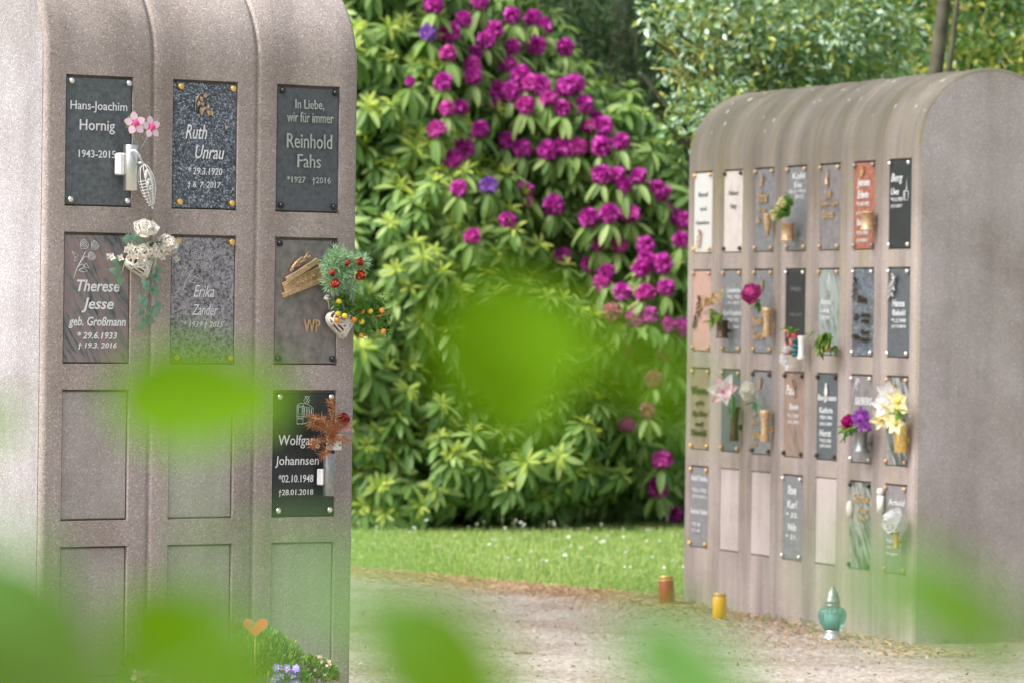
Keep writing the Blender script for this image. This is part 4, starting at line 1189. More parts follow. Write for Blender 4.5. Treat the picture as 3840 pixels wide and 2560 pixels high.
bushlet('heather_plant', 1165, 2520, 13.85, .085, .07, 2600, .013, .006, M_['box'], 'low heath plant with pink and lilac flowers near the wall corner', .13, .5, flower=(M_['pinkpetal'], 22, .005, ((1090, 1240), (2450, 2550))))
bushlet('lilac_flower', 1085, 2540, 13.7, .06, .05, 700, .02, .006, M_['gleaf'], 'lilac blue flower cluster in front of the heath plant', .1, .8, flower=(M_['lilac'], 46, .011, ((1020, 1120), (2500, 2560))))
bushlet('potted_plant', 560, 2540, 13.2, .10, .10, 700, .022, .008, M_['gleaf'], 'thin green plant with salmon flowers at the lower left picture edge', .12, 1.0, flower=(M_['pinkpetal'], 26, .010, ((490, 660), (2515, 2560))))
# heart pick
g0 = at(958, 2345, 13.62); o = empty('heart_pick', T(g0) @ rot('Z', .1), 'orange-red wooden double heart on a stick in the potted plant', 'heart pick')
mb = MB()
def plate(mb, pts, t, hole=None, m=0):
    n_ = len(pts)
    if hole is None:
        mb.add([(x, -t / 2, z) for x, z in pts] + [(x, t / 2, z) for x, z in pts], [tuple(range(n_)), tuple(range(2 * n_ - 1, n_ - 1, -1))] + [(k, n_ + k, n_ + (k + 1) % n_, (k + 1) % n_) for k in range(n_)], m, False)
    else:
        h_ = hole
        vs = [(x, -t / 2, z) for x, z in pts] + [(x, -t / 2, z) for x, z in h_] + [(x, t / 2, z) for x, z in pts] + [(x, t / 2, z) for x, z in h_]
        fs = []
        for k in range(n_):
            j = (k + 1) % n_
            fs += [(k, j, n_ + j, n_ + k), (2 * n_ + j, 2 * n_ + k, 3 * n_ + k, 3 * n_ + j), (k, 2 * n_ + k, 2 * n_ + j, j), (n_ + k, n_ + j, 3 * n_ + j, 3 * n_ + k)]
        mb.add(vs, fs, m, False)
n_ = 40; ring = []
for k in range(n_):
    t = 2 * PI * k / n_
    rr = .028
    ring.append((.040 * (.75 * math.sin(t) ** 3 + .25 * math.sin(t)), .036 * (.80 * math.cos(t) - .34 * math.cos(2 * t) - .12 * math.cos(3 * t) - .03 * math.cos(4 * t))))
hole = [(-.014 + .0085 * math.sin(2 * PI * k / n_), .008 + .009 * math.cos(2 * PI * k / n_)) for k in range(n_)]
plate(mb, ring, .006, None)
mb.build('heart_plate', M_['heart'], o); o.scale = (.92, 1, .85)
mb = MB(); plate(mb, [(x, z) for x, z in [(-.014 + .0085 * math.sin(t), .009 + .008 * math.cos(t)) for t in np.linspace(0, 2 * PI, 14)[:-1]]], .0075); mb.build('heart_cutout', M_['gwire'], o)
mb = MB(); mb.tube([(0, .002, -.02), (0, .002, -.18)], .002, 6); mb.build('stick', M_['straw'], o)
g0 = at(880, 2355, 13.55); o = empty('dry_leaf', T(g0) @ rot('Z', .2), 'dark olive dry leaf on a stalk beside the orange heart pick', 'dry leaf')
mb = MB(); ivy_leaf(mb, rot('X', PI / 2) @ rot('Z', -1.9) @ T(-.01, 0, 0), .046); mb.tube([(0, 0, 0), (.008, 0, .035)], .0018, 5, 1); mb.tube([(-.005, 0, -.02), (0, .01, -.15)], .0016, 5, 1)
mb.build('leaf_blade', [leafmat('dark_olive_leaf', [(.10, .09, .02), (.13, .11, .03)], .6, .2), M_['twig']], o)

# --- flowers and vases of the far wall
DG = 'vases and flowers on the far wall'
def farobj(name, px, py, out, lb, cat, group=None): 
    o = wempty(name, MR, px, py, out, lb, cat, group); b = onwall(MR, px, py, out)
    return o, (lambda x, y, q=out: onwall(MR, x, y, q) - b)
vase(MR, 2878, 885, .05, .105, .023, M_['bronze'], 'slim bronze vase on the blue-grey plaque, without flowers', 'cone')
vase(MR, 2953, 905, .07, .085, .034, M_['bronze'], 'bronze pot holding the yellow flowers', 'pot')
o, L = farobj('bouquet', 2940, 820, .075, 'bouquet of yellow and cream flowers with big green leaves', 'bouquet')
mb = MB()
for x, y in ((2938, 755), (2930, 770), (2915, 795), (2905, 800), (2912, 815), (2945, 765)): rose(mb, L(x, y, .095), .028, 0, 9, (random.uniform(.2, 1.4), -1, .5))
mb.build('yellow_blossoms', M_['cream'], o)
mb = MB()
for x, y in ((2952, 800), (2960, 790), (2970, 775), (2925, 820), (2940, 815), (2955, 815), (2975, 760)): leafs(mb, L(x, y, .07), 5, .065, .028, 0, (-.2, -.5, .4), .9)
mb.build('leaves', M_['gleaf'], o)
vase(MR, 3252, 865, .05, .085, .032, M_['bronze'], 'bronze pot on the brick red plaque, empty', 'pot')
vase(MR, 2708, 1268, .06, .088, .031, M_['dbronze'], 'dark bronze pot holding withered tan flowers', 'pot')
o, L = farobj('bouquet', 2690, 1160, .07, 'withered tan bouquet with limp pale green leaves', 'bouquet')
mb = MB()
for k in range(26):
    x = random.gauss(2660, 20); y = 1125 - (x - 2660) * .5 + random.gauss(0, 12)
    daisyf(mb, L(x, y, .06 + random.random() * .04), .014, rdir() + Vector((.6, -.8, 0)), 0, 0, 6, .6, .3)
mb.build('withered_blossoms', M_['tan'], o)
mb = MB()
for x, y in ((2690, 1170), (2700, 1175), (2680, 1190), (2675, 1160), (2710, 1180), (2670, 1205)): leafs(mb, L(x, y, .07), 4, .05, .022, 0, (-.2, -.4, -.2), .8)
mb.build('leaves', M_['box'], o)
o, L = farobj('peony', 2820, 1102, .10, 'large hot pink peony in front of the dark grey plaque', 'peony')
mb = MB(); rose(mb, (0, 0, 0), .052, 0, 34, (.7, -.7, .3), .9); mb.build('petals', M_['hotpink'], o)
mb = MB(); mb.tube([(0, .02, -.03), L(2840, 1150, .05), L(2872, 1180, .045)], .003, 6); leafs(mb, L(2845, 1135, .06), 5, .05, .022, 1); mb.build('stem', [M_['stem'], M_['gleaf']], o)
vase(MR, 2876, 1265, .045, .140, .030, M_['bronze'], 'waisted bronze vase holding the hot pink peony', 'waist')
# black plaque trinkets
o, L = farobj('trinket_cluster', 2975, 1290, .05, 'red, coral and teal trinkets with green leaves hung below the black plaque', 'trinket')
mb = MB()
for k in range(14): mb.ball(L(2962 + random.gauss(0, 6), 1275 + random.gauss(0, 18), .06), .0075, 6)
mb.build('coral_beads', plain('coral_bead', (.75, .22, .16), .4), o)
mb = MB(); mb.ball(L(2980, 1262, .07), .018, 8); mb.build('red_bead', M_['redp'], o)
for y in (1275, 1295, 1312, 1328):
    mb = MB(); mb.ball(L(2980, y, .07), .017, 8, 0, (1.1, 1, .7)); mb.build('teal_bead', plain('teal_lacquer', (.02, .14, .16), .3), o)
mb = MB()
for x in (2962, 2972, 2985, 2995): leafs(mb, L(x, 1238, .06), 4, .04, .022, 0, (0, -.6, .3), .9)
mb.build('leaves', M_['gleaf'], o)
o, L = farobj('white_lantern', 3005, 1300, .05, 'white ceramic tube beside the teal trinkets', 'ceramic tube')
mb = MB(); mb.lathe([(.016, -.06), (.020, -.05), (.014, -.03), (.015, .03), (.019, .045), (.019, .05), (1e-6, .05)], 14); mb.build('ceramic_body', M_['white_p'], o)
o, L = farobj('white_blossoms', 2948, 1335, .06, 'string of white fabric blossoms below the coral beads', 'blossoms')
mb = MB()
for x, y, r_ in ((2950, 1308, .022), (2940, 1342, .024), (2948, 1360, .020), (2958, 1378, .020), (2935, 1352, .018)): rose(mb, L(x, y, .06), r_, 0, 9, (.8, -.7, .2))
mb.build('petals', M_['whitepetal'], o)
vase(MR, 3108, 1318, .055, .022, .045, M_['bronze'], 'shallow copper dish holding the drooping green plant', 'pot')
o, L = farobj('trailing_plant', 3100, 1270, .07, 'pale green drooping plant in the copper dish', 'plant')
mb = MB()
for k in range(26):
    x = random.gauss(3098, 20); y = 1245 + abs(random.gauss(0, 24)) - (abs(x - 3098)) * .1
    leafs(mb, L(x, y, .06 + .04 * random.random()), 2, .055, .026, 0, (-.1, -.5, -.6), .7, .3)
mb.build('leaves', M_['box'], o)
mb = MB(); mb.tube([L(3108, 1300, .06), L(3098, 1270, .07), L(3090, 1245, .07)], [.005, .004, .003], 6); mb.build('stem', M_['rust'], o)
# third row
vase(MR, 2752, 1652, .05, .165, .030, M_['dbronze'], 'curved dark bronze vase under the pink lily', 'waist')
o, L = farobj('lily', 2722, 1465, .075, 'pale pink and white lily with a broad green leaf', 'lily')
mb = MB()
A = aim((.75, -.65, .15))
for k, (a, ln_) in enumerate(((.3, .085), (1.2, .10), (2.2, .10), (3.1, .11), (3.9, .10), (4.9, .085), (5.6, .07))):
    mb.petal(A @ rot('Z', a) @ rot('Y', -.35), ln_ * .85, .062, .25, .25, k % 2, 5, 2)
mb.ball((0, -.02, 0), .010, 6, 2)
mb.build('petals', [M_['pinkpetal'], M_['whitepetal'], M_['hotpink']], o)
mb = MB(); mb.petal(T(L(2742, 1475, .085)) @ rot('Z', .9) @ rot('Y', 1.5) , .115, .075, .15, .1, 0, 6, 2, .75); mb.tube([(0, .02, -.02), L(2750, 1530, .05)], .003, 6, 1); mb.build('leaf', [M_['dleaf'], M_['stem']], o)
o, L = farobj('rose', 2806, 1464, .09, 'cream white rose tipped with pink beside the lily', 'rose', 'white roses on the far wall')
mb = MB(); rose(mb, (0, 0, 0), .044, 0, 26, (.7, -.7, .2), .9); mb.build('petals', M_['rosewhite'], o)
mb = MB(); leafs(mb, L(2835, 1510, .07), 8, .045, .024, 0, (0, -.5, -.4), .9); mb.tube([(0, .02, -.02), L(2862, 1535, .05)], .0028, 6, 1); mb.build('stem', [M_['dleaf'], M_['stem']], o)
vase(MR, 2868, 1655, .045, .150, .030, M_['bronze'], 'tall light bronze vase holding the cream rose', 'waist')
vase(MR, 3228, 1695, .065, .098, .037, M_['tin'], 'pewter vase with a flared foot holding purple flowers', 'bell')
o, L = farobj('bouquet', 3215, 1570, .085, 'bouquet of purple and magenta flowers with green leaves in the pewter vase', 'bouquet')
mb = MB()
for k in range(60): x = random.gauss(3225, 17); y = 1565 + random.gauss(0, 16) + abs(x - 3220) * .3; daisyf(mb, L(x, y, .07 + .05 * random.random()), .012, rdir() * .7 + Vector((.8, -.8, .3)), 0, 0, 5, .8)
mb.build('purple_florets', M_['purple'], o)
mb = MB(); rose(mb, L(3180, 1580, .10), .034, 0, 18, (.5, -.8, .3)); mb.build('magenta_blossom', M_['magenta'], o)
mb = MB()
for x, y in ((3190, 1600), (3210, 1605), (3235, 1600), (3200, 1625), (3185, 1608)): leafs(mb, L(x, y, .08), 4, .06, .028, 0, (-.5, -.6, -.1), .9)
mb.build('leaves', M_['gleaf'], o)
vase(MR, 3378, 1695, .05, .135, .030, M_['brass'], 'tall golden vase holding cream daffodils', 'cyl')
o, L = farobj('bouquet', 3345, 1530, .085, 'bouquet of white and cream daffodils in the golden vase', 'bouquet')
for x, y, r_, cm in ((3330, 1475, .042, 0), (3370, 1500, .042, 1), (3322, 1518, .046, 0), (3368, 1530, .036, 1), (3303, 1568, .036, 1), (3345, 1560, .036, 1), (3362, 1585, .038, 1), (3340, 1490, .030, 0)):
    mb = MB(); daisyf(mb, L(x, y, .075), r_ * 1.15, (random.uniform(.4, 1.6), -.8, random.uniform(-.3, .5)), 0, 1, 6, .75, -.12)
    mb.build('blossom', [M_['whitepetal'] if cm == 0 else M_['cream'], M_['yellow']], o)
mb = MB(); leafs(mb, L(3385, 1560, .06), 6, .06, .03, 0, (.2, -.5, .2), .8); mb.tube([L(3345, 1545, .07), L(3375, 1600, .05)], .003, 6); mb.build('leaves', M_['gleaf'], o)
vase(MR, 3360, 2058, .05, .078, .0185, M_['brass'], 'small brass vase holding the white peony', 'drip')
o, L = farobj('peony', 3348, 1948, .085, 'ruffled white peony in the small brass vase', 'peony')
mb = MB(); rose(mb, (0, 0, 0), .052, 0, 30, (.3, -1, .5), 1.0); rose(mb, (0, 0, -.012), .044, 0, 14, (.4, -.5, .5), 1.3); mb.build('petals', M_['whitepetal'], o)
mb = MB(); mb.tube([(0, 0, -.02), L(3360, 1985, .05)], .003, 6); leafs(mb, (0, 0, -.03), 3, .04, .02, 1); mb.build('stem', [M_['stem'], M_['dleaf']], o)

# ------------------------------------------------------------------ grave candles on the ground
def candle(px, py, hgt, r, gm, label, lean=0.0):
    g0 = ground_at(px, py); o = empty('grave_candle', T(g0.x, g0.y, .006) @ rot('Y', lean), label, 'grave candle')
    mb = MB(); mb.lathe([(r * .9, 0), (r, .006), (r, hgt * .80), (r * .86, hgt * .85), (1e-6, hgt * .85)], 24); mb.build('candle_body', gm, o)
    mb = MB(); mb.lathe([(r * .93, hgt * .83), (r * .96, hgt * .845), (r * .90, hgt * .87), (r * .90, hgt * .93), (r * .96, hgt * .95), (r * .93, hgt * .985), (r * .7, hgt), (1e-6, hgt)], 24); mb.build('lid', M_['brass'], o)
    mb = MB()
    for k in range(14):
        a = 2 * PI * k / 14
        mb.box((r * .91 * math.cos(a), r * .91 * math.sin(a), hgt * .90), (.003, .003, hgt * .035), 0)
    mb.build('vent_slots', M_['blackm'], o)
    return o
candle(2502, 2278, .155, .038, M_['red_g'], 'tall red-brown grave candle with golden lid at the far end of the wall', -.06)
candle(2696, 2328, .128, .0335, M_['yel_g'], 'amber yellow grave candle with golden lid on the gravel')
g0 = ground_at(3120, 2400); o = empty('grave_lantern', T(g0.x, g0.y, .006), 'turquoise glass grave lantern with silver cone top', 'grave lantern'); o.scale = (1.1, 1.1, 1.1)
mb = MB(); mb.lathe([(.046, 0), (.046, .006), (.034, .016), (.030, .030), (.033, .036), (1e-6, .037)], 28); mb.build('foot', M_['steel'], o)
mb = MB(); mb.lathe([(.031, .037), (.036, .045), (.048, .065), (.056, .090), (.055, .112), (.044, .128), (.030, .134), (1e-6, .134)], 72, None, 0, 18, .045); mb.build('glass_bowl', M_['glass_t'], o)
mb = MB(); mb.lathe([(.026, .05), (.026, .10), (1e-6, .10)], 16); mb.build('candle', M_['white_p'], o)
mb = MB(); mb.lathe([(.031, .133), (.033, .138), (.030, .142), (.030, .150), (.033, .153), (.031, .158), (.027, .176), (.019, .196), (.010, .204), (.008, .207), (.009, .212), (.005, .216), (1e-6, .217)], 28); mb.build('cone_top', M_['tin'], o)
# clover and fallen leaves by the wall foot
mb = MB()
for px, py in ((2895, 2328), (2880, 2338), (2940, 2345), (2960, 2350), (3030, 2358), (3040, 2380), (2965, 2375), (3200, 2395), (2870, 2352)):
    g0 = ground_at(px, py)
    for k in range(7):
        c = Vector((g0.x + random.gauss(0, .018), g0.y + random.gauss(0, .05), .012 + random.random() * .03))
        for j in range(3): mb.petal(T(c) @ rot('Z', j * 2.1 + k) @ rot('Y', -.3), .014, .013, .1, .1, 0, 3, 1)
tag(mb.build('clover', M_['box']), 'small clover tufts growing at the foot of the far wall', 'clover', kind='stuff')
n = 3000
uu = rng.uniform(-.3, 3.4, n); dd = np.abs(rng.normal(size=n)) * .38
pts = np.array([(MR @ Vector((u, -.03 - q, 0)))[:] for u, q in zip(uu, dd)]); pts[:, 2] = rng.uniform(.010, .024, n)
litter('leaf_litter', pts, .024, LT, 'brown leaf litter along the foot of the far wall', .3)
n = 16000
gx = rng.uniform(-1.5, 3.4, n); gy = rng.uniform(15.5, 23.5, n)
litter('gravel_litter', np.stack([gx, gy, rng.uniform(.009, .018, n)], 1), .015, leafmat('pale_path_bits', [(.24, .17, .11), (.40, .34, .26), (.52, .48, .42), (.38, .28, .16)], .9, 0), 'loose bits of stone and twig scattered over the gravel path', .45)
# a fallen twig
g0 = ground_at(1960, 2458); o = MB(); o.tube([(g0.x - .035, g0.y, .012), (g0.x, g0.y + .01, .014), (g0.x + .04, g0.y - .02, .013)], [.004, .005, .003], 6)
tag(o.build('twig', M_['twig']), 'short fallen twig lying on the gravel in the gap', 'twig')

# ------------------------------------------------------------------ rhododendrons
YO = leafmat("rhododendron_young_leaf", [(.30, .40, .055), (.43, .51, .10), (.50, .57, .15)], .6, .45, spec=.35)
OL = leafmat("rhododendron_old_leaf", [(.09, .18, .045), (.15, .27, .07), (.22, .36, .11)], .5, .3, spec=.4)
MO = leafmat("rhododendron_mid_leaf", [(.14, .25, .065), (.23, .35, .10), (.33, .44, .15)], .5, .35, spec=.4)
def rosette_arrays(C, Ax, sc, nleaf=9, L=.14, W=.045, elev=(.15, .5), bend=.35):
    """whorls of long leaves around axes Ax"""
    n = len(C); k = nleaf
    Ax = Ax / np.linalg.norm(Ax, axis=1, keepdims=True)
    ref = np.where(np.abs(Ax[:, 2:3]) > .9, np.array([[1., 0, 0]]), np.array([[0., 0, 1]]))
    A = np.cross(ref, Ax); A /= np.linalg.norm(A, axis=1, keepdims=True); B = np.cross(Ax, A)
    ph = rng.uniform(0, 2 * PI, n)[:, None] + np.arange(k)[None] * (2 * PI / k) + rng.normal(size=(n, k)) * .22
    el = rng.uniform(*elev, (n, k))
    rad = np.cos(ph)[..., None] * A[:, None] + np.sin(ph)[..., None] * B[:, None]
    X = rad * np.cos(el)[..., None] + Ax[:, None] * np.sin(el)[..., None]
    Z = Ax[:, None] * np.cos(el)[..., None] - rad * np.sin(el)[..., None] + rng.normal(size=(n, k, 3)) * .15
    pos = C[:, None] + rad * .008
    S = sc[:, None] * rng.uniform(.75, 1.15, (n, k))
    tv, tf = leaf_template(L, W, 5, .16, bend, 1.12, .62)
    return scatter(tv, tf, pos.reshape(-1, 3), frames(X.reshape(-1, 3), Z.reshape(-1, 3)), S.reshape(-1))
def lump_points(lumps, dens, jit=.10, shell=(0.0,)):
    P, Nn = [], []
    for (cx, cy, cz, rx, ry, rz) in lumps:
        area = 4 * PI * ((rx * ry) ** 1.6 / 3 + (rx * rz) ** 1.6 / 3 + (ry * rz) ** 1.6 / 3) ** (1 / 1.6)
        for sh in shell:
            n = int(area * dens)
            d = unit(n); r_ = 1 - sh + rng.normal(size=n) * jit * .5
            p = np.array([cx, cy, cz]) + d * r_[:, None] * np.array([rx, ry, rz])
            nn = d / np.array([rx, ry, rz]); nn /= np.linalg.norm(nn, axis=1, keepdims=True)
            ok = p[:, 2] > .12
            for (ax, ay, az, sx, sy, sz) in lumps:
                if (ax, ay, az) == (cx, cy, cz): continue
                q = ((p - [ax, ay, az]) / [sx, sy, sz]); ok &= (q ** 2).sum(1) > (.80 - sh) ** 2
            P.append(p[ok]); Nn.append(nn[ok])
    return np.concatenate(P), np.concatenate(Nn)
def front_depth(lumps, px, py):
    o = Vector((0, 0, EYE)); d = ray(px, py).normalized(); best = None
    for (cx, cy, cz, rx, ry, rz) in lumps:
        oo = Vector(((o.x - cx) / rx, (o.y - cy) / ry, (o.z - cz) / rz)); dd = Vector((d.x / rx, d.y / ry, d.z / rz))
        a = dd.dot(dd); b = oo.dot(dd); c = oo.dot(oo) - 1; D = b * b - a * c
        if D > 0:
            t = (-b - math.sqrt(D)) / a
            if best is None or t < best: best = t
    if best is None:
        return o + d * (29.8 / d.y), Vector((0, -.8, .6))
    p = o + d * best
    return p, None
def lump(px, py, Y, rx, ry, rz):
    c = at(px, py, Y); return (c.x, c.y, c.z, rx, ry, rz)
pale = [lump(1250, 1500, 31.0, 1.0, 1.3, 1.0), lump(1500, 1000, 31.2, .95, 1.3, .95), lump(1350, 500, 31.4, .95, 1.2, .95), lump(1800, 1350, 31.0, .75, 1.1, .70), lump(1350, 150, 31.8, .9, 1.2, .9),
        lump(1950, 1650, 30.9, .72, .95, .58), lump(1600, 1750, 30.8, .8, 1.1, .55), lump(2080, 1300, 31.0, .48, .9, .45), lump(1700, 850, 31.1, .5, 1.0, .5), lump(700, 1100, 31.4, 1.1, 1.2, 1.8), lump(1350, 1850, 30.7, .9, .9, .42)]
mag = [lump(1700, 260, 32.4, .72, 1.2, .95), lump(1990, 520, 32.3, .66, 1.2, .72), lump(2200, 800, 32.2, .75, 1.2, .85), lump(2450, 1150, 32.0, .70, 1.2, .75), lump(2480, 1550, 31.8, .75, 1.1, .75), lump(1950, 850, 32.2, .8, 1.2, .8), lump(2700, 1500, 32.2, .8, 1.2, .8), lump(2330, 1620, 31.9, .5, 1.0, .45)]
def to_local(P, o): return P - np.array([o.x, o.y, o.z])
def rhodo(name, lumps, label, dens, young, dark):
    c = lumps[0]; root = empty(name, T(c[0], c[1], 0), label, 'rhododendron'); off = np.array([c[0], c[1], 0])
    P, Nn = lump_points(lumps, dens, .16, (0.0, .12))
    Ax = Nn * .75 + np.array([0, -.15, .75]) + rng.normal(size=P.shape) * .22
    P = P - off
    sc = rng.uniform(.8, 1.2, len(P))
    parts = []
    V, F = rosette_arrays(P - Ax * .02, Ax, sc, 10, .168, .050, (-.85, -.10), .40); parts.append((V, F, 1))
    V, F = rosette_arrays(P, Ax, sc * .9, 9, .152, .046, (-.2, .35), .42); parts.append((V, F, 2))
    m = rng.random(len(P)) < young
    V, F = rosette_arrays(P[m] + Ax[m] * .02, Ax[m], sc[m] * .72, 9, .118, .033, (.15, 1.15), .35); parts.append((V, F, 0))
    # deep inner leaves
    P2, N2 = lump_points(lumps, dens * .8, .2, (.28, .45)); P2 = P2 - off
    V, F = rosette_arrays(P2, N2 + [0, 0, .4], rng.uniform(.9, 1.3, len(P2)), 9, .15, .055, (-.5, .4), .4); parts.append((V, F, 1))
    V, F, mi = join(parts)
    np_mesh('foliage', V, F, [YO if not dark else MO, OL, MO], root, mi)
    mb = MB()
    for k in range(90):
        i = rng.integers(0, len(P)); e = Vector(P[i]); lc = lumps[rng.integers(0, len(lumps))]
        b = Vector(((e.x) * .55, e.y * .5 + .5, max(0, e.z * .25))); mb.tube([b, b.lerp(e, .5) + Vector((random.gauss(0, .06), 0, -.06)), e], [.016, .011, .006], 5)
    mb.build('branches', M_['twig'], root)
    return root, off
r1, off1 = rhodo('rhododendron', pale, 'pale yellow-green rhododendron with few flowers, just right of the near wall', 14.5, .85, False)
r2, off2 = rhodo('rhododendron', mag, 'rhododendron covered in magenta flower heads in the middle of the photo', 13.5, .25, True)
# flower heads
def truss(seed):
    rd = random.Random(seed)
    mb = MB(); n_ = 19 + seed % 4
    for k in range(n_):
        z = 1 - 1.55 * (k + .5) / n_; a = k * 2.4 + rd.uniform(-.2, .2); r_ = math.sqrt(max(0, 1 - z * z))
        d = (Vector((r_ * math.cos(a), r_ * math.sin(a), z)) + Vector((rd.uniform(-.2, .2), rd.uniform(-.2, .2), rd.uniform(-.2, .15)))).normalized()
        ln_ = .026 + rd.uniform(-.004, .012)
        A = T(d * ln_) @ aim(d, a)
        op = rd.uniform(.35, .8)
        for j in range(5):
            mb.petal(A @ rot('Z', j * 2 * PI / 5) @ rot('Y', -op), .050 * rd.uniform(.85, 1.15), .036, .3, .45, 0, 4, 1, .9)
    return mb
fm1 = leafmat("magenta_floret", [(.42, .015, .30), (.58, .04, .42), (.68, .10, .52)], .5, .25, tint=(1.3, 1, 1.3))
fm4 = leafmat("bright_magenta_floret", [(.50, .03, .32), (.66, .07, .44), (.72, .14, .52)], .5, .3, tint=(1.3, 1, 1.3))
fm2 = leafmat("violet_floret", [(.30, .11, .50), (.40, .18, .62)], .5, .25, tint=(1.2, 1, 1.2))
fm3 = leafmat("fading_pink_floret", [(.50, .10, .24), (.60, .20, .30), (.42, .16, .17)], .5, .25, tint=(1.2, 1, 1))
protos = {}
for key, m_ in (('m', fm1), ('v', fm2), ('p', fm3)):
    for q in range(4):
        o = truss(q + 5).build('flower_head', fm4 if key == 'm' and q == 3 else m_); protos[key, q] = o.data; bpy.data.objects.remove(o)
k_ = 1400 / 2195
B1 = [(540, 30), (815, 10), (715, 115), (1005, 95), (1130, 105), (510, 195, 'v'), (635, 195), (850, 240), (900, 180), (1190, 160), (1005, 275), (1145, 270), (1315, 280), (625, 315), (785, 320), (770, 380), (775, 450), (970, 380), (600, 485), (405, 480), (920, 520), (1000, 540), (1060, 450), (1110, 490), (1170, 505), (880, 590), (1080, 620), (1220, 580), (1320, 520), (1370, 500), (1300, 640), (1420, 620), (620, 640), (700, 630), (1460, 740), (1500, 700), (1545, 750), (560, 760), (815, 765), (975, 830), (1065, 875), (720, 870), (1215, 890), (1310, 865), (1385, 865), (1530, 865), (1645, 835), (660, 940), (970, 975), (690, 1110), (1530, 1030), (1625, 1030), (1660, 1090), (1750, 1035), (870, 1090, 'v'), (1075, 1120), (1080, 1180), (1250, 1210), (975, 1300), (1455, 1285), (1575, 1260), (1700, 1260), (1850, 1130), (1890, 1130), (1900, 1230), (1950, 1270), (2010, 1300), (770, 1390), (1500, 1430), (1630, 1440), (1790, 1450), (2000, 1410)]
B2 = [(1460, 145), (1560, 190), (1300, 100), (1790, 125), (1760, 180), (1890, 145), (1535, 255), (1655, 310), (1785, 310), (1910, 280), (1590, 430, 'p'), (1730, 460), (1815, 450), (1925, 500), (2010, 520), (1910, 650, 'p'), (1665, 655, 'p'), (1840, 820, 'p'), (1805, 1000, 'p'), (1680, 1080), (1890, 1290), (1855, 1455)]
heads = [(1280 + b[0] * k_, b[1] * k_, b[2] if len(b) > 2 else 'm') for b in B1] + [(1280 + b[0] * k_, 900 + b[1] * k_, b[2] if len(b) > 2 else 'm') for b in B2] + [(2464, 1830, 'm'), (2521, 1925, 'm')]
collar = []
for i, (px, py, kd) in enumerate(heads):
    onpale = px < 1280 + 760 * k_ and (py < 320 and px < 1600 and kd == 'v') 
    root, off = (r1, off1) if onpale else (r2, off2)
    # stand just proud of whichever bush is in front here
    pa, na = front_depth(pale, px, py); pb, nb_ = front_depth(mag, px, py)
    p_ = pb if nb_ is None else (pa if na is None else pb)
    if na is None and pa.y < p_.y: p_ = pa
    d = ray(px, py).normalized()
    p_ = p_ - d * .22
    b = p_
    o = bpy.data.objects.new('flower_head', protos[kd, random.randrange(4)])
    COL.objects.link(o); o.parent = root
    o.location = Vector(b) - Vector(off)
    s = random.uniform(.80, 1.10)
    if (px, py) == (1280 + 405 * k_, 480 * k_): s = .5
    o.scale = (s, s, s * random.uniform(1.0, 1.15)); o.rotation_euler = (random.uniform(-.2, .45), random.uniform(-.3, .3), random.uniform(0, 6))
    collar.append((b, root))
Cc = np.array([c[0][:] for c in collar]) - off2
Axc = np.tile([0, -.35, 1.], (len(Cc), 1)) + rng.normal(size=(len(Cc), 3)) * .15
V, F = rosette_arrays(Cc - [0, 0, .05], Axc, rng.uniform(.95, 1.15, len(Cc)), 10, .168, .048, (-1.05, -.35), .25)
np_mesh('leaf_collars', V, F, MO, r2)

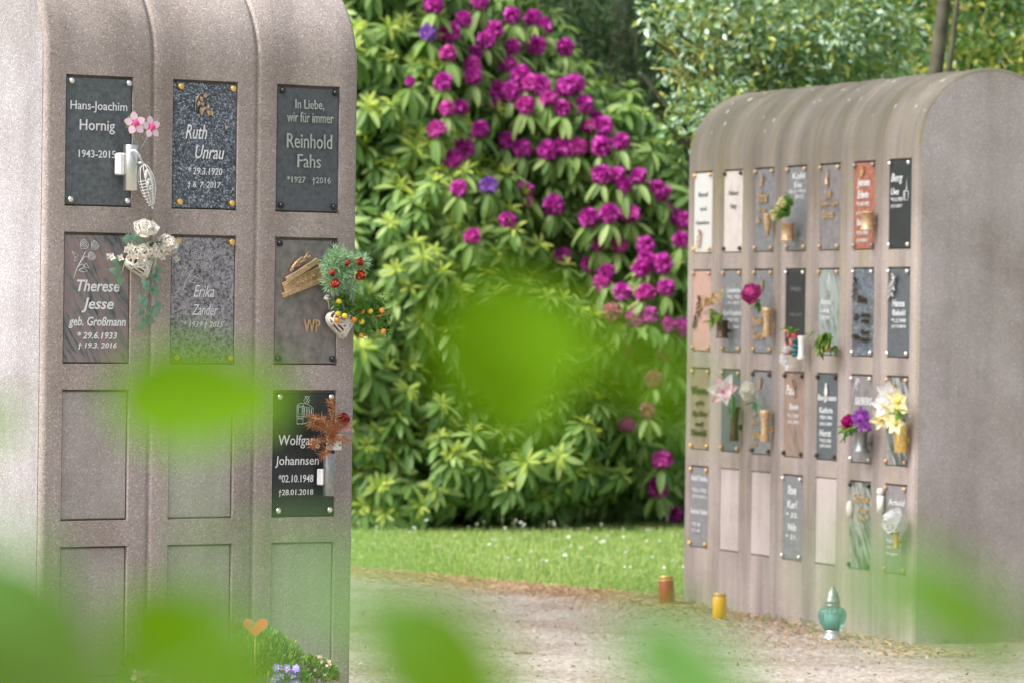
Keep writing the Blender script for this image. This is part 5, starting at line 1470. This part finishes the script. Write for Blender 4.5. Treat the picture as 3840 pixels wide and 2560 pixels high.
# ------------------------------------------------------------------ trees behind
def branch_tree(name, base, height, label, crown_lumps, nleaf, L, W, lm, trunk_r=.08, twigs=60, tw_m=None, droop=0.0, bark=None, clump=.0, cat='tree', flat=0.0):
    root = empty(name, T(*base), label, cat)
    bz = np.array(base)
    mb = MB()
    pts = [Vector((.02 * math.sin(k * 1.7) * k, .03 * math.cos(k) * k * .3, height * k / 6)) for k in range(7)]
    mb.tube(pts, [trunk_r * (1.25 - .9 * k / 6) for k in range(7)], 10)
    # limbs to the crown's lumps
    for (cx, cy, cz, rx, ry, rz) in (crown_lumps if trunk_r > .06 else []):
        e = Vector((cx, cy, cz)) - Vector(base); s0 = pts[min(5, max(1, int(6 * max(.1, e.z - .6) / height)))]
        mb.tube([s0, s0.lerp(e, .5) + Vector((0, 0, .15)), e], [trunk_r * .5, trunk_r * .3, trunk_r * .12], 6)
    mb.build('trunk', bark or M_['bark'], root)
    P, Nn = [], []
    vol = np.array([c[3] * c[4] * c[5] for c in crown_lumps]); vol = vol ** .8 / (vol ** .8).sum()
    if clump > 0:
        ncl = max(10, nleaf // 38)
        wh = rng.choice(len(crown_lumps), ncl, p=vol)
        d = unit(ncl); r_ = rng.uniform(.25, 1.05, ncl) ** .5
        C = np.array([crown_lumps[i][:3] for i in wh]); S = np.array([crown_lumps[i][3:] for i in wh])
        cc = C + d * r_[:, None] * S
        k = nleaf // ncl
        off = rng.normal(size=(ncl, k, 3)) * clump * np.array([1, 1, 1 - flat])
        P = (cc[:, None] + off).reshape(-1, 3)
        Nn = (np.repeat(d[:, None], k, 1) * .4 + off / clump * .5).reshape(-1, 3)
    else:
        wh = rng.choice(len(crown_lumps), nleaf, p=vol); d = unit(nleaf); r_ = rng.uniform(.3, 1.05, nleaf) ** .5
        C = np.array([crown_lumps[i][:3] for i in wh]); S = np.array([crown_lumps[i][3:] for i in wh]); P = C + d * r_[:, None] * S; Nn = d
    X = Nn + rng.normal(size=P.shape) * .6 + np.array([0, 0, -droop])
    Z = rng.normal(size=P.shape) * .6 + np.array([-.2, -.3, 1.0])
    tv, tf = leaf_template(L, W, 2, .15, .15)
    V, F = scatter(tv, tf, P - bz, frames(X, Z), rng.uniform(.6, 1.25, len(P)))
    np_mesh('crown', V, F, lm, root)
    if twigs:
        mb = MB()
        for t in range(twigs):
            i = rng.integers(0, len(P)); e = Vector(P[i] - bz); c = crown_lumps[rng.integers(0, len(crown_lumps))]
            s0 = Vector(c[:3]) - Vector(base); s0 = s0.lerp(e, random.uniform(0, .4))
            m1 = s0.lerp(e, .5) + Vector((random.gauss(0, .08), random.gauss(0, .08), -.12 * random.random() - .02))
            m0 = (s0 + e) / 2 * 2 - (s0 + e) / 2
            cpt = m1 * 2 - (s0 + e) * .5; bow = Vector((random.gauss(0, .05), random.gauss(0, .05), -.05))
            mb.tube([s0 * (1 - q) ** 2 + cpt * 2 * q * (1 - q) + e * q * q + bow * math.sin(q * PI * 2) * .5 for q in [j / 9 for j in range(10)]], [.0062 - .0045 * j / 9 for j in range(10)], 4)
        mb.build('twigs', tw_m or M_['twig'], root)
    return root
HL = leafmat("glossy_grey_green_leaf", [(.08, .17, .07), (.15, .27, .14), (.46, .58, .48), (.13, .26, .07), (.36, .40, .09)], .25, .2)  # the whitish tone paints glints onto some of the leaves
HD = leafmat("mid_green_leaf", [(.03, .09, .02), (.06, .15, .035), (.10, .20, .04), (.28, .28, .04)], .35, .3)
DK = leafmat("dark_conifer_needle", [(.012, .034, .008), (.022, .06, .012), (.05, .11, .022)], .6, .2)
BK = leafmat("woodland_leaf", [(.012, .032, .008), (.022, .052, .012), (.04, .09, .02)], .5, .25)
b = at(2900, 1200, 26.5)
holly = [lump(2640, 330, 25.6, .20, .45, .26), lump(2700, 60, 25.8, .36, .6, .34), lump(2850, 250, 26.2, .45, .7, .30), lump(3080, 100, 26.4, .50, .8, .40), lump(2455, 40, 25.6, .07, .2, .07), lump(3230, 260, 27.2, .30, .7, .25), lump(2780, 400, 25.8, .25, .5, .16), lump(2400, 275, 25.5, .07, .15, .06), lump(2580, 520, 25.6, .10, .2, .09), lump(3010, 330, 26.4, .35, .6, .22), lump(2450, 150, 25.5, .06, .1, .05), lump(2470, 440, 25.5, .06, .1, .04)]
branch_tree('glossy_leaved_tree', (b.x, b.y, 0), 3.4, 'glossy grey-green leaved tree with yellowish twigs behind the far wall', holly, 17000, .052, .028, HL, .07, 70, M_['ytwig'], .1, clump=.065)
b = at(3515, 1200, 25.3)
t2 = [lump(3700, 100, 29.0, .7, .8, .7), lump(3400, 60, 30.2, .6, .6, .6), lump(3750, 350, 28.6, .5, .6, .35), lump(3600, 300, 30.2, .8, .6, .5), lump(3300, 350, 30.4, .8, .6, .5)]
branch_tree('broadleaf_tree', (b.x, b.y, 0), 5.2, 'slender grey-trunked tree with green and yellow leaves at the upper right', t2, 15000, .060, .030, HD, .056, 60, M_['ytwig'], .1, clump=.09)
b = at(3562, 1200, 25.7)
branch_tree('broadleaf_tree', (b.x, b.y, 0), 5.2, 'thinner pale trunk standing just behind the slender grey trunk', [lump(3560, -450, 26.2, .5, .6, .3)], 2500, .06, .03, HD, .022, 10, M_['twig'], .1, clump=.09)
# loose hanging twigs in front, left of the glossy tree
b = at(2330, 1200, 34.5)
con = [lump(2100, -100, 34.5, 1.2, 1.2, 1.0), lump(2300, 300, 34.3, 1.1, 1.2, .7), lump(2480, 700, 34.2, 1.0, 1.1, .7), lump(2600, 100, 34.8, 1.2, 1.2, .9), lump(2650, 1000, 34.5, .9, 1, .6), lump(2250, 900, 34.8, 1.0, 1, .9), lump(2400, 1500, 34.8, 1.2, 1, 1.0), lump(1900, 100, 34.8, 1.0, 1, .9)]
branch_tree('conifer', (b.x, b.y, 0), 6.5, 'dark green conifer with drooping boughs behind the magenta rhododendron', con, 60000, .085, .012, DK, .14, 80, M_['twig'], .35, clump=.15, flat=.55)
# trees of the wood behind: one mass, too far and dark to count
n = 60000
px = rng.uniform(-9, 9, n); pz = rng.uniform(0.1, 7.5, n)
py = 38.0 + 1.2 * np.sin(px * 1.1) + .8 * np.sin(pz * 1.7 + px) + rng.uniform(0, 1.6, n)
P = np.stack([px, py, pz], 1)
tv, tf = leaf_template(.13, .07, 2, .15, .2)
V, F = scatter(tv, tf, P, frames(rng.normal(size=P.shape) + [0, -.4, -.3], rng.normal(size=P.shape) * .5 + [0, -.5, 1.0]), rng.uniform(.7, 1.5, n))
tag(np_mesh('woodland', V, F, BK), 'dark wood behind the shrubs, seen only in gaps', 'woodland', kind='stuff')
mb = MB()
for x in np.arange(-9, 9, 1.1):
    xx = x + random.uniform(-.3, .3); yy = 40.2 + random.uniform(-.3, .5); mb.tube([(xx, yy, 0), (xx + .1, yy, 4), (xx, yy, 9)], [.16, .13, .08], 8)
# solid dark hedge body so no sky leaks low down
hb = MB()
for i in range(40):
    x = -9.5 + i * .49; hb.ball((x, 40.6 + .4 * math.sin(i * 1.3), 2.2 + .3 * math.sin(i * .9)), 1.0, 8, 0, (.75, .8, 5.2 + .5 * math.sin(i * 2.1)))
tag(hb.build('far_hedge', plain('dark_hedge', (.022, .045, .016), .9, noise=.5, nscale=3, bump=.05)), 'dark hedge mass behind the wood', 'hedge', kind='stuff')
tag(mb.build('far_trunks', M_['bark']), 'dim tree trunks deep in the wood', 'tree trunks', kind='stuff')

# ------------------------------------------------------------------ out-of-focus twigs close to the camera
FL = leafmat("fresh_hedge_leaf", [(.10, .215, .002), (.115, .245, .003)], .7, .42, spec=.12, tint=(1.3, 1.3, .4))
FD = leafmat("hedge_leaf_shade", [(.06, .13, .002), (.075, .16, .003)], .45, .35, tint=(1.2, 1.2, .4))  # darker copy of the hedge leaf, shade painted into its colour
FB = leafmat("hedge_leaf_sky_sheen", [(.11, .27, .05), (.14, .31, .07)], .3, .25, spec=.7)  # bluish green puts the sky's sheen into the leaf colour
twg = [
 ('leafy_twig', 'blurred twig close to the camera with the leaf in front of the near wall', [(700, 2900, 1.4), (720, 2100, 1.4), (740, 1640, 1.4)],
  [(745, 1500, 1.45, 680, 440, .0, FL), (930, 1440, 1.3, 300, 190, .2, FL), (-60, 1590, 1.2, 260, 220, .4, FL)]),
 ('leafy_twig', 'blurred twig close to the camera with the leaves in the middle of the photo', [(2200, 3000, 1.3), (2120, 2600, 1.3)],
  [(1895, 1350, 1.42, 660, 620, -1.35, FL), (2080, 1240, 1.25, 470, 270, -.2, FL), (2480, 1420, .95, 620, 170, -.45, FL)]),
 ('leafy_twig', 'blurred twig close to the camera in the lower left corner', [(150, 3100, 1.2), (180, 2800, 1.2)],
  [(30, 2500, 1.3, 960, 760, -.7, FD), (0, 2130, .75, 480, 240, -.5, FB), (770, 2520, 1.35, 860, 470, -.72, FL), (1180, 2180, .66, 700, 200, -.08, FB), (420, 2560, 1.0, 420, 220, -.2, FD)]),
 ('leafy_twig', 'blurred twig close to the camera below the gap between the walls', [(1700, 3100, 1.3), (1680, 2800, 1.3)],
  [(1660, 2530, 1.12, 840, 520, -.78, FL), (1350, 2240, .78, 520, 220, -.4, FB)]),
 ('leafy_twig', 'blurred bluish twig close to the camera at the foot of the gap', [(2600, 3100, 1.1), (2620, 2800, 1.1)],
  [(2590, 2570, 1.0, 780, 430, -.8, FB), (2700, 2580, 1.15, 420, 240, -.8, FL)]),
 ('leafy_twig', 'blurred twig close to the camera in front of the far wall end face', [(3750, 3100, 1.1), (3800, 2700, 1.1), (3760, 2420, 1.1)],
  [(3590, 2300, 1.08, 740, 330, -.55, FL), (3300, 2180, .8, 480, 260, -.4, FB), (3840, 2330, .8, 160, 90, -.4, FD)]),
]
for nm, lb, st, lv in twg:
    b = at(*st[0]); o = empty(nm, T(b.x, b.y, b.z), lb, 'leafy twig', 'out of focus twigs close to the camera')
    inv = o.matrix_world.inverted()
    mb = MB(); mb.tube([inv @ at(*s) for s in st], [.0022, .0018, .0014][:len(st)], 6)
    for (px, py, Y, Ln, Wd, a, m_) in lv:
        # petiole from the stem's upper end
        c = at(px, py, Y); d = Vector((math.cos(a), 0, math.sin(a)))
        L_ = Ln / FPX * Y
        e = inv @ (c + d * (-L_ * .5 if a < 0 and False else L_ * .5 * (1 if a < 0 else -1)))
        e = inv @ at(px + math.cos(a) * Ln * .45, py - math.sin(a) * Ln * .45, Y)
        if py > 2100: mb.tube([inv @ at(*st[-1]), (inv @ at(*st[-1])).lerp(e, .6) + Vector((0, 0, -.003)), e], .0009, 5)
    mb.build('stem', M_['stem'], o)
    for (px, py, Y, Ln, Wd, a, m_) in lv:
        c = inv @ at(px, py, Y); L_ = Ln / FPX * Y; W_ = Wd / FPX * Y
        mb = MB()
        Mx = T(c) @ rot('Y', -a) @ rot('X', PI / 2 - .35) @ T(-L_ / 2, 0, 0)
        mb.petal(Mx, L_, W_, .12, .08, 0, 10, 3, .8)
        mb.build('leaf', m_, o)

# unseen tree added beyond the left edge so its crown shades the far wall
sh = [(-2.9, 18.5, 7.0, 1.7, 1.7, 1.7), (-4.2, 19.6, 7.6, 1.4, 1.5, 1.4), (-1.9, 19.6, 6.4, 1.1, 1.2, .8)]
branch_tree('broadleaf_tree', (-4.6, 19.6, 0), 8.0, 'unseen tall tree added beyond the left edge to shade the far wall', sh, 5600, .13, .08, HD, .16, 30, M_['twig'], .1, clump=.3)
